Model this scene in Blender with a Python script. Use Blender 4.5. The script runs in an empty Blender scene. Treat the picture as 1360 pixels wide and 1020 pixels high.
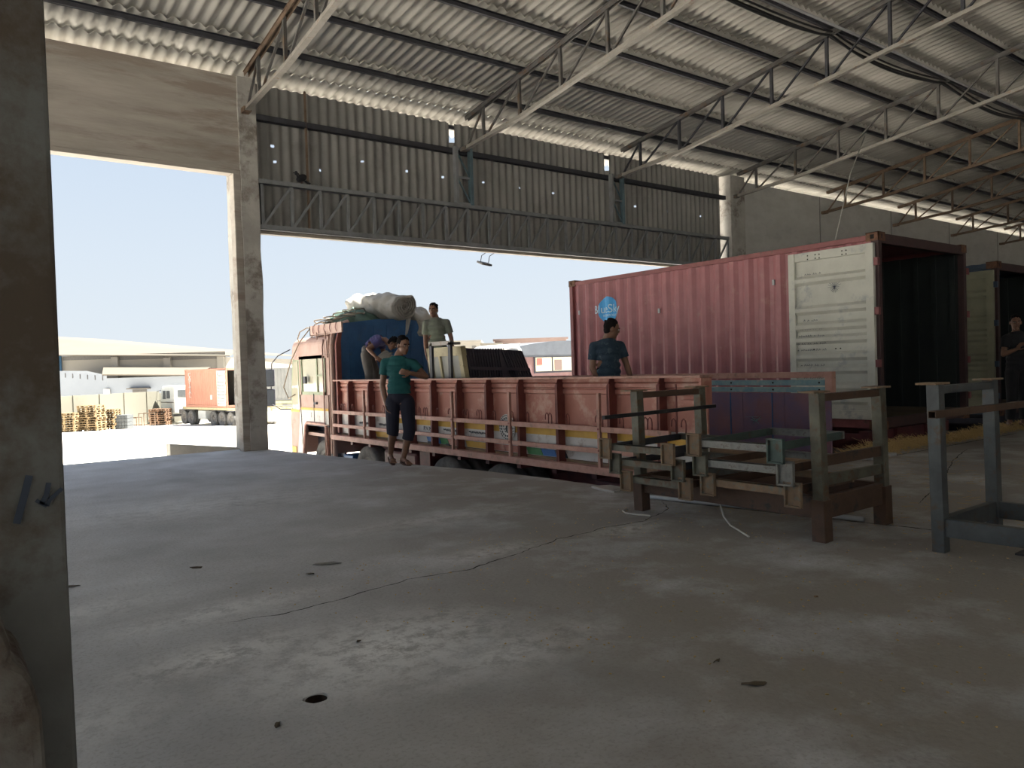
import bpy, bmesh, math, random
from mathutils import Vector, Matrix, noise
random.seed(7)
sc = bpy.context.scene
C = bpy.context.collection
PI = math.pi
# ---------------------------------------------------------------- camera
YAW, PITCH, ROLL = 0.64912235, -0.02194115, -0.03082541
F_PX = 1021.0
cam = bpy.data.cameras.new('camera'); camo = bpy.data.objects.new('camera', cam); C.objects.link(camo)
_f = Vector((math.sin(YAW)*math.cos(PITCH), math.cos(YAW)*math.cos(PITCH), math.sin(PITCH)))
_r = Vector((math.cos(YAW), -math.sin(YAW), 0)); _u = _r.cross(_f)
_r2 = _r*math.cos(ROLL)+_u*math.sin(ROLL); _u2 = -_r*math.sin(ROLL)+_u*math.cos(ROLL)
M3 = Matrix((_r2, _u2, -_f)).transposed()
camo.matrix_world = Matrix.Translation((0, 0, 1.22)) @ M3.to_4x4()
cam.sensor_width = 36; cam.lens = F_PX/1360*36; cam.clip_start = .05; cam.clip_end = 900
sc.camera = camo
# ---------------------------------------------------------------- sky, sun, exposure
w = bpy.data.worlds.new('World'); sc.world = w; w.use_nodes = True
nt = w.node_tree; nt.nodes.clear()
tc = nt.nodes.new('ShaderNodeTexCoord'); sp = nt.nodes.new('ShaderNodeSeparateXYZ')
cr = nt.nodes.new('ShaderNodeValToRGB'); bg = nt.nodes.new('ShaderNodeBackground'); wo = nt.nodes.new('ShaderNodeOutputWorld')
nt.links.new(tc.outputs['Generated'], sp.inputs[0]); nt.links.new(sp.outputs['Z'], cr.inputs[0])
nt.links.new(cr.outputs[0], bg.inputs[0]); nt.links.new(bg.outputs[0], wo.inputs[0])
e = cr.color_ramp.elements
e[0].position = 0.0; e[0].color = (.84, .91, .96, 1)
e[1].position = .45; e[1].color = (.52, .66, .92, 1)
m_ = e.new(.14); m_.color = (.76, .86, .97, 1)
m_ = e.new(.30); m_.color = (.65, .78, .95, 1)
bg.inputs[1].default_value = SKY = .35
sun = bpy.data.lights.new('sun', 'SUN'); sun.energy = 12.5; sun.angle = math.radians(1.2); sun.color = (1, .95, .86)
suno = bpy.data.objects.new('sun', sun); C.objects.link(suno)
suno.rotation_euler = Vector((.42, -.14, .90)).to_track_quat('Z', 'Y').to_euler()
sc.view_settings.view_transform = 'Standard'; sc.view_settings.look = 'None'
sc.view_settings.gamma = 1; sc.view_settings.use_curve_mapping = False
sc.view_settings.exposure = 1.45

# ---------------------------------------------------------------- materials
def mat(name, col, col2=None, rough=.75, metal=0., scale=6., bump=.0, bscale=None, stain=None, stain_amt=.35, stain_scale=1.6, stretch=None, spec=.5):
    """principled material, noise-mottled between col and col2, optional worn/dirty patches of colour 'stain'"""
    m = bpy.data.materials.new(name); m.use_nodes = True
    n = m.node_tree.nodes; l = m.node_tree.links; b = n['Principled BSDF']
    b.inputs['Roughness'].default_value = rough; b.inputs['Metallic'].default_value = metal
    b.inputs['Specular IOR Level'].default_value = spec
    t = n.new('ShaderNodeTexCoord'); mp = n.new('ShaderNodeMapping'); l.new(t.outputs['Object'], mp.inputs[0])
    if stretch: mp.inputs['Scale'].default_value = stretch
    if col2 is None: col2 = tuple(c*.78 for c in col)
    nz = n.new('ShaderNodeTexNoise'); nz.inputs['Scale'].default_value = scale; nz.inputs['Detail'].default_value = 6; nz.inputs['Roughness'].default_value = .62
    l.new(mp.outputs[0], nz.inputs[0])
    r = n.new('ShaderNodeValToRGB'); r.color_ramp.elements[0].position = .34; r.color_ramp.elements[1].position = .66
    r.color_ramp.elements[0].color = (*col2, 1); r.color_ramp.elements[1].color = (*col, 1)
    l.new(nz.outputs[0], r.inputs[0]); out = r.outputs[0]
    if stain:
        n2 = n.new('ShaderNodeTexNoise'); n2.inputs['Scale'].default_value = stain_scale; n2.inputs['Detail'].default_value = 9; n2.inputs['Roughness'].default_value = .7
        l.new(mp.outputs[0], n2.inputs[0])
        r2 = n.new('ShaderNodeValToRGB'); p = .66-.3*stain_amt
        r2.color_ramp.elements[0].position = p; r2.color_ramp.elements[1].position = p+.1
        l.new(n2.outputs[0], r2.inputs[0])
        mx = n.new('ShaderNodeMix'); mx.data_type = 'RGBA'; l.new(r2.outputs[0], mx.inputs[0]); l.new(out, mx.inputs[6]); mx.inputs[7].default_value = (*stain, 1)
        out = mx.outputs[2]
    l.new(out, b.inputs['Base Color'])
    if bump:
        n3 = n.new('ShaderNodeTexNoise'); n3.inputs['Scale'].default_value = bscale or scale*4; n3.inputs['Detail'].default_value = 5
        l.new(mp.outputs[0], n3.inputs[0])
        bp = n.new('ShaderNodeBump'); bp.inputs['Strength'].default_value = bump; bp.inputs['Distance'].default_value = .01
        l.new(n3.outputs[0], bp.inputs['Height']); l.new(bp.outputs[0], b.inputs['Normal'])
    return m
M = {}
M['render'] = mat('rendered_concrete', (.42,.38,.335), (.32,.29,.25), .9, scale=2.2, bump=.5, bscale=14, stain=(.27,.225,.19), stain_amt=.5, stain_scale=.9, stretch=(.35,1,2.4))
M['column'] = mat('column_concrete', (.46,.44,.40), (.35,.33,.30), .9, scale=3, bump=.4, bscale=16, stain=(.2,.175,.15), stain_amt=.5)
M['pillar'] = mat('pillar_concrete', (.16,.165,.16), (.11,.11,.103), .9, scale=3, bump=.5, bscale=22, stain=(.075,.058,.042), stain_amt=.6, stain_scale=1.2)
M['plaster'] = mat('grey_plaster', (.58,.57,.54), (.48,.47,.44), .9, scale=1.6, bump=.3, bscale=9, stain=(.46,.45,.43), stain_amt=.45, stain_scale=.8, stretch=(1,1,2))
M['roofsheet'] = mat('fibre_cement_sheet', (.47,.45,.41), (.36,.345,.31), .92, scale=3.5, bump=.15, bscale=40, stain=(.30,.28,.25), stain_amt=.35, stain_scale=1.6, stretch=(1,.10,.10))
M['clad'] = mat('cladding_sheet', (.27,.26,.245), (.21,.205,.195), .9, scale=1.3, stain=(.19,.18,.17), stain_amt=.35, stain_scale=.7)
M['steel_dark'] = mat('dark_painted_steel', (.06,.062,.075), (.04,.04,.045), .6, .3, scale=9)
M['steel_grey'] = mat('grey_painted_steel', (.15,.145,.14), (.09,.083,.077), .6, .2, scale=5, stain=(.14,.085,.05), stain_amt=.35, stain_scale=4)
M['steel_pale'] = mat('pale_grey_steel', (.34,.32,.29), (.24,.22,.19), .6, .1, scale=5, stain=(.22,.14,.09), stain_amt=.35, stain_scale=5)
M['steel_rust'] = mat('rust_brown_steel', (.20,.135,.09), (.13,.09,.06), .75, .1, scale=5, stain=(.09,.055,.035), stain_amt=.4, stain_scale=4)
M['steel_girder'] = mat('girder_steel', (.24,.25,.26), (.18,.185,.19), .65, .1, scale=5)
M['steel_teal'] = mat('blue_green_steel', (.12,.19,.22), (.08,.12,.14), .6, .1, scale=5)
M['trim'] = mat('pale_trim', (.38,.34,.28), (.29,.25,.2), .8, scale=5)
M['cable'] = mat('black_cable', (.02,.02,.022), None, .5)
M['conduit'] = mat('grey_conduit', (.45,.46,.47), None, .5)
M['dark'] = mat('dark_grime', (.02,.017,.014), None, .95)
M['soil'] = mat('drain_soil', (.035,.02,.012), (.012,.008,.005), .95, scale=30)
M['yard'] = mat('dusty_yard_concrete', (.80,.765,.70), (.75,.715,.65), .95, scale=.25, stain=(.68,.64,.58), stain_amt=.25, stain_scale=.12)
# truck
M['truck_red'] = mat('faded_red_paint', (.44,.185,.14), (.36,.14,.10), .6, .0, scale=3, stain=(.50,.30,.23), stain_amt=.45, stain_scale=3, bump=.1)
M['truck_rib'] = mat('maroon_rib_paint', (.22,.065,.05), (.15,.04,.035), .6, scale=6)
M['truck_rail'] = mat('worn_pink_rail', (.50,.29,.23), (.40,.20,.155), .65, scale=7, stain=(.28,.17,.13), stain_amt=.4, stain_scale=9)
M['truck_pink'] = mat('sun_bleached_pink_paint', (.44,.30,.25), (.36,.225,.18), .6, scale=2.5, stain=(.33,.18,.14), stain_amt=.35, stain_scale=2)
M['truck_white'] = mat('truck_white_paint', (.62,.60,.57), (.52,.50,.47), .6, scale=4, stain=(.36,.30,.26), stain_amt=.35, stain_scale=5)
M['truck_yellow'] = mat('truck_yellow_paint', (.66,.40,.07), (.55,.32,.06), .6, scale=6)
M['truck_green'] = mat('truck_green_paint', (.10,.30,.12), None, .6)
M['truck_blue'] = mat('truck_blue_paint', (.06,.18,.45), None, .6)
M['truck_black'] = mat('truck_dark_paint', (.045,.05,.06), None, .6)
M['sage'] = mat('sage_window_frame', (.30,.34,.22), (.24,.27,.17), .6)
M['head_blue'] = mat('deep_blue_sheet', (.03,.115,.27), (.02,.085,.21), .5, scale=5, stain=(.04,.10,.20), stain_amt=.3, stain_scale=6)
M['purple'] = mat('purple_maroon_boards', (.22,.115,.14), (.13,.10,.19), .6, scale=2.2, stain=(.20,.10,.12), stain_amt=.45, stain_scale=3)
M['teal_slat'] = mat('teal_slat_paint', (.25,.36,.35), (.13,.25,.30), .6, scale=9, stain=(.32,.34,.31), stain_amt=.4, stain_scale=12)
M['chassis'] = mat('chassis_maroon', (.12,.025,.025), (.06,.015,.02), .6, scale=6)
M['chassis_dark'] = mat('chassis_navy_black', (.025,.025,.04), None, .6)
M['tyre'] = mat('dusty_tyre', (.16,.155,.145), (.09,.088,.085), .92, scale=9, bump=.3)
M['hub'] = mat('wheel_hub', (.22,.21,.19), (.12,.11,.1), .7, scale=9)
M['tarp_white'] = mat('dusty_white_tarpaulin', (.36,.345,.315), (.27,.255,.225), .85, scale=4, bump=1.0, bscale=7, stain=(.16,.15,.13), stain_amt=.35, stain_scale=3)
M['tarp_green'] = mat('green_tarpaulin', (.085,.14,.11), (.055,.095,.075), .75, scale=5, bump=.6, bscale=10)
M['rope'] = mat('rope_fibre', (.25,.2,.15), None, .9)
M['glass'] = mat('truck_glass', (.50,.47,.36), (.43,.40,.30), .08, scale=.8)
M['wood'] = mat('crate_wood', (.30,.2,.12), (.2,.13,.08), .8, scale=6, stretch=(1,1,6))
# container
M['cont_red'] = mat('oxide_red_container', (.34,.118,.125), (.27,.088,.093), .4, scale=3, stain=(.34,.15,.14), stain_amt=.3, stain_scale=4, bump=.12, bscale=9)
M['cont_rail'] = mat('oxide_red_rail', (.24,.075,.075), (.19,.055,.055), .55, scale=6, stain=(.12,.06,.05), stain_amt=.3, stain_scale=7)
M['cont_door'] = mat('cream_grey_door', (.56,.56,.49), (.47,.47,.41), .6, scale=3, stain=(.36,.37,.36), stain_amt=.35, stain_scale=3.2)
M['cont_inner'] = mat('container_inner_shaded_green', (.020,.026,.022), (.012,.017,.017), .7, scale=2)  # dark green that also carries the shade inside the container
M['cont_floor'] = mat('container_plywood', (.12,.095,.06), (.07,.055,.035), .9, scale=3)
M['cont_cast'] = mat('rusty_corner_casting', (.19,.09,.05), (.10,.05,.03), .8, scale=14)
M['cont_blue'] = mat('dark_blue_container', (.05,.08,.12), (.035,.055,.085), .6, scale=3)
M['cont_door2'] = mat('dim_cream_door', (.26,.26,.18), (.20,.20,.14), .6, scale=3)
M['logo_blue'] = mat('logo_sky_blue', (.05,.38,.78), (.05,.33,.70), .5)
M['logo_pale'] = mat('logo_pale_blue', (.55,.78,.9), None, .5)
M['cont_end_shade'] = mat('shade_darkened_frame', (.06,.028,.026), (.04,.02,.02), .6, scale=6)  # open-end frame: red darkened so the shade sits in the colour
M['marker'] = mat('marker_ink', (.06,.07,.10), None, .7)
# stillage
M['st_olive'] = mat('olive_grey_paint', (.145,.14,.105), (.085,.08,.06), .6, .2, scale=8, stain=(.12,.07,.04), stain_amt=.45, stain_scale=10)
M['st_teal'] = mat('dull_teal_paint', (.085,.13,.115), (.06,.085,.075), .55, .2, scale=8, stain=(.10,.07,.045), stain_amt=.3, stain_scale=10)
M['st_brown'] = mat('brown_primer', (.12,.068,.045), (.075,.045,.03), .65, .2, scale=8, stain=(.05,.04,.035), stain_amt=.4, stain_scale=8)
M['st_slate'] = mat('slate_painted_steel', (.10,.112,.115), (.07,.075,.078), .5, .3, scale=8, stain=(.10,.075,.055), stain_amt=.35, stain_scale=12)
M['st_rust'] = mat('rusted_cup_steel', (.27,.18,.11), (.18,.125,.08), .8, .1, scale=14, stain=(.17,.17,.14), stain_amt=.45, stain_scale=16)
M['st_black'] = mat('black_bar', (.03,.03,.032), None, .6, .2)
M['st_pale'] = mat('worn_silver_steel', (.27,.27,.25), (.16,.155,.14), .6, .3, scale=14, stain=(.12,.1,.08), stain_amt=.4, stain_scale=14)
M['straw'] = mat('dry_straw', (.60,.42,.19), (.42,.29,.12), .9, scale=30)
M['string'] = mat('white_strapping', (.6,.6,.56), None, .6)
# people
M['skin'] = mat('brown_skin', (.19,.095,.058), (.165,.08,.048), .55, scale=20)
M['hair'] = mat('black_hair', (.012,.010,.010), None, .95, spec=.1)
M['teal_shirt'] = mat('teal_tshirt', (.006,.085,.085), (.005,.065,.07), .9, scale=9)
M['navy'] = mat('navy_shorts', (.012,.013,.028), None, .9)
M['navy_shirt'] = mat('navy_print_shirt', (.012,.028,.05), (.02,.042,.065), .9, scale=16, stain=(.06,.09,.11), stain_amt=.35, stain_scale=14)
M['pale_green_shirt'] = mat('sage_grey_shirt', (.17,.20,.14), (.14,.14,.125), .9, scale=5)
M['purple_shirt'] = mat('violet_tshirt', (.07,.06,.17), (.05,.045,.12), .9)
M['trousers'] = mat('grey_trousers', (.13,.12,.11), None, .9)
M['dark_cloth'] = mat('dark_cloth', (.012,.012,.014), None, .9)
M['white_eye'] = mat('eye_white', (.5,.48,.45), None, .4)
M['lip'] = mat('lip', (.13,.05,.04), None, .5)
M['leather'] = mat('brown_rubber', (.09,.045,.03), None, .8)
# distance
M['far_roof'] = mat('sunlit_asbestos_roof', (.105,.09,.070), (.097,.083,.064), .9, scale=.4)
M['far_wall'] = mat('pale_cream_wall', (.21,.195,.17), (.19,.177,.15), .9, scale=.3)
M['far_white'] = mat('bluish_white_wall', (.22,.24,.265), (.195,.215,.24), .9, scale=.3)
M['far_blue'] = mat('bright_blue_wall', (.08,.18,.30), None, .9)
M['far_dark'] = mat('shadowed_opening', (.10,.095,.09), None, .9)
M['far_pink'] = mat('dusty_pink_wall', (.20,.145,.13), None, .9, scale=.3)
M['bwall'] = mat('cream_boundary_wall', (.175,.17,.135), (.16,.155,.125), .9, scale=.5, stain=(.145,.14,.11), stain_amt=.3, stain_scale=.5)
M['pallet'] = mat('pallet_wood', (.30,.22,.12), (.18,.125,.065), .85, scale=5)
M['pallet_red'] = mat('red_brown_pallet_wood', (.22,.13,.08), (.14,.085,.05), .85, scale=5)
M['crate_grey'] = mat('grey_blocks', (.09,.10,.105), None, .85)
M['far_cont'] = mat('orange_brown_container', (.42,.19,.13), (.38,.165,.11), .6, scale=.8)
M['far_grey'] = mat('grey_container', (.22,.225,.215), (.17,.175,.17), .6, scale=.8)
M['far_door'] = mat('pale_grey_door', (.45,.46,.43), None, .6)
M['cab_white'] = mat('white_cab_paint', (.52,.54,.52), (.46,.48,.46), .5, scale=2)
M['white_paint'] = mat('white_lettering', (.55,.53,.5), None, .7)
M['canopy'] = mat('slate_tarp_canopy', (.10,.115,.14), (.08,.09,.11), .8, scale=3)
M['dull_pink'] = mat('dull_maroon_body', (.22,.13,.13), (.17,.10,.105), .7, scale=3)
M['win_red'] = mat('window_reflection_red', (.6,.12,.10), None, .3)
M['cream'] = mat('cream_painted_frame', (.50,.44,.27), (.42,.36,.21), .6, scale=5, stain=(.22,.17,.10), stain_amt=.3, stain_scale=8)
M['pale_sheet'] = mat('pale_sheet_panel', (.42,.42,.38), (.32,.32,.29), .7, scale=4)
M['dark_ribbed'] = mat('dark_ribbed_board', (.06,.048,.06), (.045,.038,.052), .8, scale=8)

# floor concrete: mottled grey, chalky scuffs, dusty brown tint with painted light fall-off (all stay put on the slab)
def floor_mat():
    m = mat('worn_dock_concrete', (.56,.58,.61), (.40,.41,.425), .82, scale=1.1, bump=.35, bscale=38)
    n = m.node_tree.nodes; l = m.node_tree.links; b = n['Principled BSDF']
    b.inputs['Specular IOR Level'].default_value = .35
    base = b.inputs['Base Color'].links[0].from_socket
    geo = n.new('ShaderNodeTexCoord'); pos = geo.outputs['Object']
    def noise_(scale, det=8, rough=.65, stretch=None):
        k = n.new('ShaderNodeTexNoise'); k.inputs['Scale'].default_value = scale; k.inputs['Detail'].default_value = det; k.inputs['Roughness'].default_value = rough
        if stretch:
            mp = n.new('ShaderNodeMapping'); mp.inputs['Scale'].default_value = stretch; l.new(pos, mp.inputs[0]); l.new(mp.outputs[0], k.inputs[0])
        else: l.new(pos, k.inputs[0])
        return k.outputs[0]
    def ramp(s, a, c):
        r = n.new('ShaderNodeMapRange'); r.inputs[1].default_value = a; r.inputs[2].default_value = c; l.new(s, r.inputs[0]); return r.outputs[0]
    def mth(op, a, c=None):
        k = n.new('ShaderNodeMath'); k.operation = op
        for i, s in enumerate((a, c)):
            if s is None: continue
            if isinstance(s, (int, float)): k.inputs[i].default_value = s
            else: l.new(s, k.inputs[i])
        return k.outputs[0]
    def mix(f, a, col):
        x = n.new('ShaderNodeMix'); x.data_type = 'RGBA'; l.new(f, x.inputs[0]); l.new(a, x.inputs[6]); x.inputs[7].default_value = (*col, 1); return x.outputs[2]
    out = base
    # fine speckle
    out = mix(mth('MULTIPLY', ramp(noise_(55, 3), .52, .62), .35), out, (.26,.255,.25))
    # brown dusty tint; light fall-off toward the right painted into its mask
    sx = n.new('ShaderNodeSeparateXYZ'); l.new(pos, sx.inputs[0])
    dust_falloff = mth('MULTIPLY', ramp(mth('ADD', sx.outputs[0], mth('MULTIPLY', sx.outputs[1], -.35)), -.7, 2.0), ramp(noise_(1.3), .30, .52))
    out = mix(mth('MULTIPLY', dust_falloff, .8), out, (.235,.21,.18))
    # dark oily patches
    out = mix(mth('MULTIPLY', ramp(noise_(.55, 9, .6, (1, .6, 1)), .53, .66), .45), out, (.24,.24,.24))
    # chalky white scuffs around a few spots
    tot = None
    for (x, y, rx, ry, a) in ((1.55,3.05,.55,.38,1), (1.0,3.45,.4,.18,.9), (1.15,4.1,.5,.16,.7), (2.9,4.15,.4,.14,.5), (1.9,2.65,.5,.2,.6), (3.3,5.4,.9,.2,.35), (.6,4.6,.5,.2,.5), (.35,3.1,.3,.25,.5),(4.1,4.0,.35,.15,.5),(1.9,7.6,1.4,.6,.4)):
        v = n.new('ShaderNodeVectorMath'); v.operation = 'SUBTRACT'; l.new(pos, v.inputs[0]); v.inputs[1].default_value = (x, y, 0)
        v1 = n.new('ShaderNodeMapping'); v1.inputs['Rotation'].default_value = (0, 0, .3); v1.inputs['Scale'].default_value = (1/rx, 1/ry, 0); l.new(v.outputs[0], v1.inputs[0])
        v2 = n.new('ShaderNodeVectorMath'); v2.operation = 'LENGTH'; l.new(v1.outputs[0], v2.inputs[0])
        k = mth('MULTIPLY', ramp(v2.outputs['Value'], 1.5, .1), a)
        tot = k if tot is None else mth('MAXIMUM', tot, k)
    ch = mth('MULTIPLY', tot, ramp(noise_(9, 10, .78), .42, .54))
    out = mix(mth('MULTIPLY', ch, .85), out, (.82,.83,.83))
    out = mix(mth('MULTIPLY', ramp(noise_(4.5, 12, .8), .6, .74), .3), out, (.75,.76,.77))
    l.new(out, b.inputs['Base Color'])
    return m
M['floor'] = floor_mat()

# ---------------------------------------------------------------- mesh helpers
class MB:
    def __init__(s): s.v = []; s.f = []; s.smooth = False
    def add(s, vs, fs):
        o = len(s.v); s.v += [tuple(v) for v in vs]; s.f += [tuple(i+o for i in f) for f in fs]; return s
    def box(s, x0, x1, y0, y1, z0, z1):
        return s.add([(x0,y0,z0),(x1,y0,z0),(x1,y1,z0),(x0,y1,z0),(x0,y0,z1),(x1,y0,z1),(x1,y1,z1),(x0,y1,z1)],
                     [(0,3,2,1),(4,5,6,7),(0,1,5,4),(1,2,6,5),(2,3,7,6),(3,0,4,7)])
    def beam(s, p, q, w, h, up=(0,0,1)):
        p = Vector(p); q = Vector(q); d = (q-p).normalized(); up = Vector(up)
        if abs(d.dot(up)) > .99: up = Vector((0,1,0))
        a = d.cross(up).normalized(); b = a.cross(d)
        vs = [c + a*sx*w/2 + b*sz*h/2 for c in (p, q) for sx, sz in ((-1,-1),(1,-1),(1,1),(-1,1))]
        return s.add(vs, [(0,1,2,3),(7,6,5,4),(0,4,5,1),(1,5,6,2),(2,6,7,3),(3,7,4,0)])
    def tube(s, pts, r, n=8, closed=False):
        pts = [Vector(p) for p in pts]; rings = []
        prev = None
        for i, p in enumerate(pts):
            if closed: d = pts[(i+1) % len(pts)]-pts[i-1]
            else: d = pts[min(i+1, len(pts)-1)]-pts[max(i-1, 0)]
            d.normalize(); ref = prev if prev is not None else (Vector((0,0,1)) if abs(d.z) < .9 else Vector((1,0,0)))
            a = (ref-d*ref.dot(d)).normalized(); b = d.cross(a); prev = a
            rr = r[i] if isinstance(r, (list, tuple)) else r
            rings.append([p+a*rr*math.cos(2*PI*k/n)+b*rr*math.sin(2*PI*k/n) for k in range(n)])
        vs = [v for g in rings for v in g]; fs = []
        m = len(pts)
        for i in range(m if closed else m-1):
            j = (i+1) % m
            for k in range(n): fs.append((i*n+k, i*n+(k+1) % n, j*n+(k+1) % n, j*n+k))
        if not closed: fs += [tuple(reversed(range(n))), tuple((m-1)*n+k for k in range(n))]
        return s.add(vs, fs)
    def lathe(s, prof, c=(0,0,0), axis='z', n=28):
        c = Vector(c); vs = []; fs = []; m = len(prof)
        for k in range(n):
            a = 2*PI*k/n
            for (r, h) in prof:
                x, y = r*math.cos(a), r*math.sin(a)
                vs.append(c+Vector({'z': (x,y,h), 'x': (h,x,y), 'y': (x,h,y)}[axis]))
        for k in range(n):
            for i in range(m-1):
                fs.append((k*m+i, ((k+1) % n)*m+i, ((k+1) % n)*m+i+1, k*m+i+1))
        return s.add(vs, fs)
    def prism(s, poly, d0, d1, axis='y'):
        n = len(poly)
        def P(a, b, d): return {'x': (d, a, b), 'y': (a, d, b), 'z': (a, b, d)}[axis]
        vs = [P(a, b, d0) for a, b in poly]+[P(a, b, d1) for a, b in poly]
        fs = [tuple(range(n)), tuple(reversed(range(n, 2*n)))]+[(i, i+n, (i+1) % n+n, (i+1) % n) for i in range(n)]
        return s.add(vs, fs)
    def ball(s, c, r, rot=None, u=14, v=9):
        c = Vector(c); r = Vector(r if hasattr(r, '__len__') else (r, r, r)); vs = []; fs = []
        R_ = rot if rot is not None else Matrix.Identity(3)
        for i in range(v+1):
            t = PI*i/v
            for k in range(u):
                a = 2*PI*k/u
                vs.append(c+R_ @ Vector((r.x*math.sin(t)*math.cos(a), r.y*math.sin(t)*math.sin(a), r.z*math.cos(t))))
        for i in range(v):
            for k in range(u): fs.append((i*u+k, (i+1)*u+k, (i+1)*u+(k+1) % u, i*u+(k+1) % u))
        return s.add(vs, fs)
    def xf(s, mtx):
        s.v = [tuple(mtx @ Vector(v)) for v in s.v]; return s
OFF = {}
def obj(name, mb, m, parent=None, bevel=0, smooth=False, label=None):
    me = bpy.data.meshes.new(name)
    off = OFF.get(parent.name, Vector((0,0,0))) if parent is not None else Vector((0,0,0))
    me.from_pydata([tuple(Vector(v)-off) for v in mb.v], [], mb.f); me.update()
    bm = bmesh.new(); bm.from_mesh(me); bmesh.ops.remove_doubles(bm, verts=bm.verts, dist=1e-5)
    bmesh.ops.recalc_face_normals(bm, faces=bm.faces); bm.to_mesh(me); bm.free()
    for mm in (m if isinstance(m, (list, tuple)) else [m]): me.materials.append(mm)
    if smooth:
        for p in me.polygons: p.use_smooth = True
    o = bpy.data.objects.new(name, me); C.objects.link(o)
    if parent is not None: o.parent = parent; OFF[o.name] = off
    if bevel:
        b = o.modifiers.new('bevel', 'BEVEL'); b.width = bevel; b.segments = 2; b.limit_method = 'ANGLE'
    if label: o['label'] = label
    return o
def tag(o, label, cat, group=None):
    o['label'] = label; o['category'] = cat
    if group: o['group'] = group
    return o
def stuff(o, label, cat): o['kind'] = 'stuff'; return tag(o, label, cat)
def struct(name, mb, m, **k):
    o = obj(name, mb, m, **k); o['kind'] = 'structure'; return o
def thing(name, label, cat, loc=(0,0,0), rotz=0, group=None, world=False):
    o = bpy.data.objects.new(name, None); C.objects.link(o); o.empty_display_size = .1
    o.location = loc; o.rotation_euler = (0, 0, rotz); tag(o, label, cat, group)
    if world: OFF[o.name] = Vector(loc)      # parts are then given in world coordinates
    return o
def dup(root, loc, rotz=0, label=None, group=None):
    r = root.copy(); C.objects.link(r); r.location = loc; r.rotation_euler = (0, 0, rotz)
    if label: r['label'] = label
    if group: r['group'] = group
    for ch in list(root.children):
        c = ch.copy(); C.objects.link(c); c.parent = r
        for g in ch.children:
            d = g.copy(); C.objects.link(d); d.parent = c
    return r
def cam_frame(lat, dep, z=0):                # lateral / depth along the view yaw -> world (a rotated ground grid)
    return (lat*math.cos(YAW)+dep*math.sin(YAW), -lat*math.sin(YAW)+dep*math.cos(YAW), z)
def bake(o, name=None):                      # modifiers -> mesh
    dg = bpy.context.evaluated_depsgraph_get(); dg.update()
    me = bpy.data.meshes.new_from_object(o.evaluated_get(dg)); o.modifiers.clear(); o.data = me; return o
def text_mb(s, size, font_w=1.0):
    cu = bpy.data.curves.new('t', 'FONT'); cu.body = s; cu.size = size; cu.align_x = 'CENTER'; cu.align_y = 'CENTER'; cu.extrude = .001
    o = bpy.data.objects.new('t', cu); C.objects.link(o)
    dg = bpy.context.evaluated_depsgraph_get(); dg.update()
    me = bpy.data.meshes.new_from_object(o.evaluated_get(dg))
    mb = MB(); mb.add([v.co*1 for v in me.vertices], [tuple(p.vertices) for p in me.polygons])
    mb.v = [(v[0]*font_w, v[1], v[2]) for v in mb.v]
    bpy.data.objects.remove(o); bpy.data.curves.remove(cu); bpy.data.meshes.remove(me); return mb
def wob(i, s=1.): return noise.noise(Vector((i*1.7, i*.31, s)))

# ================================================================= THE BUILDING
EDGE = [(-9, 12.9), (4.05, 12.86), (4.4, 12.5), (4.5, 11.6), (4.88, 9.05), (5.2, 7.55), (5.33, 6.4), (5.36, 5.35), (5.6, 5.12), (9, 5.08), (44, 5.08), (44, -20), (-9, -20)]
def slab():
    rnd = random.Random(3); pts = []
    for i, (a, b) in enumerate(zip(EDGE, EDGE[1:]+EDGE[:1])):        # the broken, worn edge of the dock
        n = max(1, int((Vector(a)-Vector(b)).length/.12)) if i in (2,3,4,5,6,7,8) else 1
        for k in range(n):
            t = k/n; j = .012 if n > 1 and k else 0
            pts.append((a[0]*(1-t)+b[0]*t+rnd.uniform(-j, j), a[1]*(1-t)+b[1]*t+rnd.uniform(-j, j)))
    bm = bmesh.new()
    vs = [bm.verts.new((x, y, 0)) for x, y in pts]; es = [bm.edges.new((vs[i], vs[(i+1) % len(vs)])) for i in range(len(vs))]
    hole = [bm.verts.new((1.115+(.046+.006*math.sin(3*a))*math.cos(a), 2.745+(.046+.005*math.cos(2*a))*math.sin(a), 0)) for a in [2*PI*k/20 for k in range(20)]]
    eh = [bm.edges.new((hole[i], hole[(i+1) % 20])) for i in range(20)]
    bmesh.ops.triangle_fill(bm, use_beauty=True, use_dissolve=False, edges=es+eh)
    for f in list(bm.faces):                                         # nothing inside the drain hole
        c = f.calc_center_median()
        if (c.x-1.115)**2+(c.y-2.745)**2 < .03**2: bm.faces.remove(f)
    for ring, zz in ((vs, -1.25), (hole, -.22)):
        low = [bm.verts.new((v.co.x, v.co.y, zz)) for v in ring]
        for i in range(len(ring)): bm.faces.new((ring[i], ring[(i+1) % len(ring)], low[(i+1) % len(ring)], low[i]))
    bmesh.ops.recalc_face_normals(bm, faces=bm.faces)
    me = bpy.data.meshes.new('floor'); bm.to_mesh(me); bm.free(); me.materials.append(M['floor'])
    o = bpy.data.objects.new('floor', me); C.objects.link(o); o['kind'] = 'structure'; return o
slab()
g = MB(); g.lathe([(.0,-.10),(.03,-.105),(.041,-.09),(.0405,-.06),(.041,-.03),(.0405,-.004)], (1.115, 2.745, 0), n=24)
tag(obj('drain_hole', g, M['soil'], smooth=True), 'small round drain hole full of brown dirt in the concrete floor', 'drain')
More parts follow.
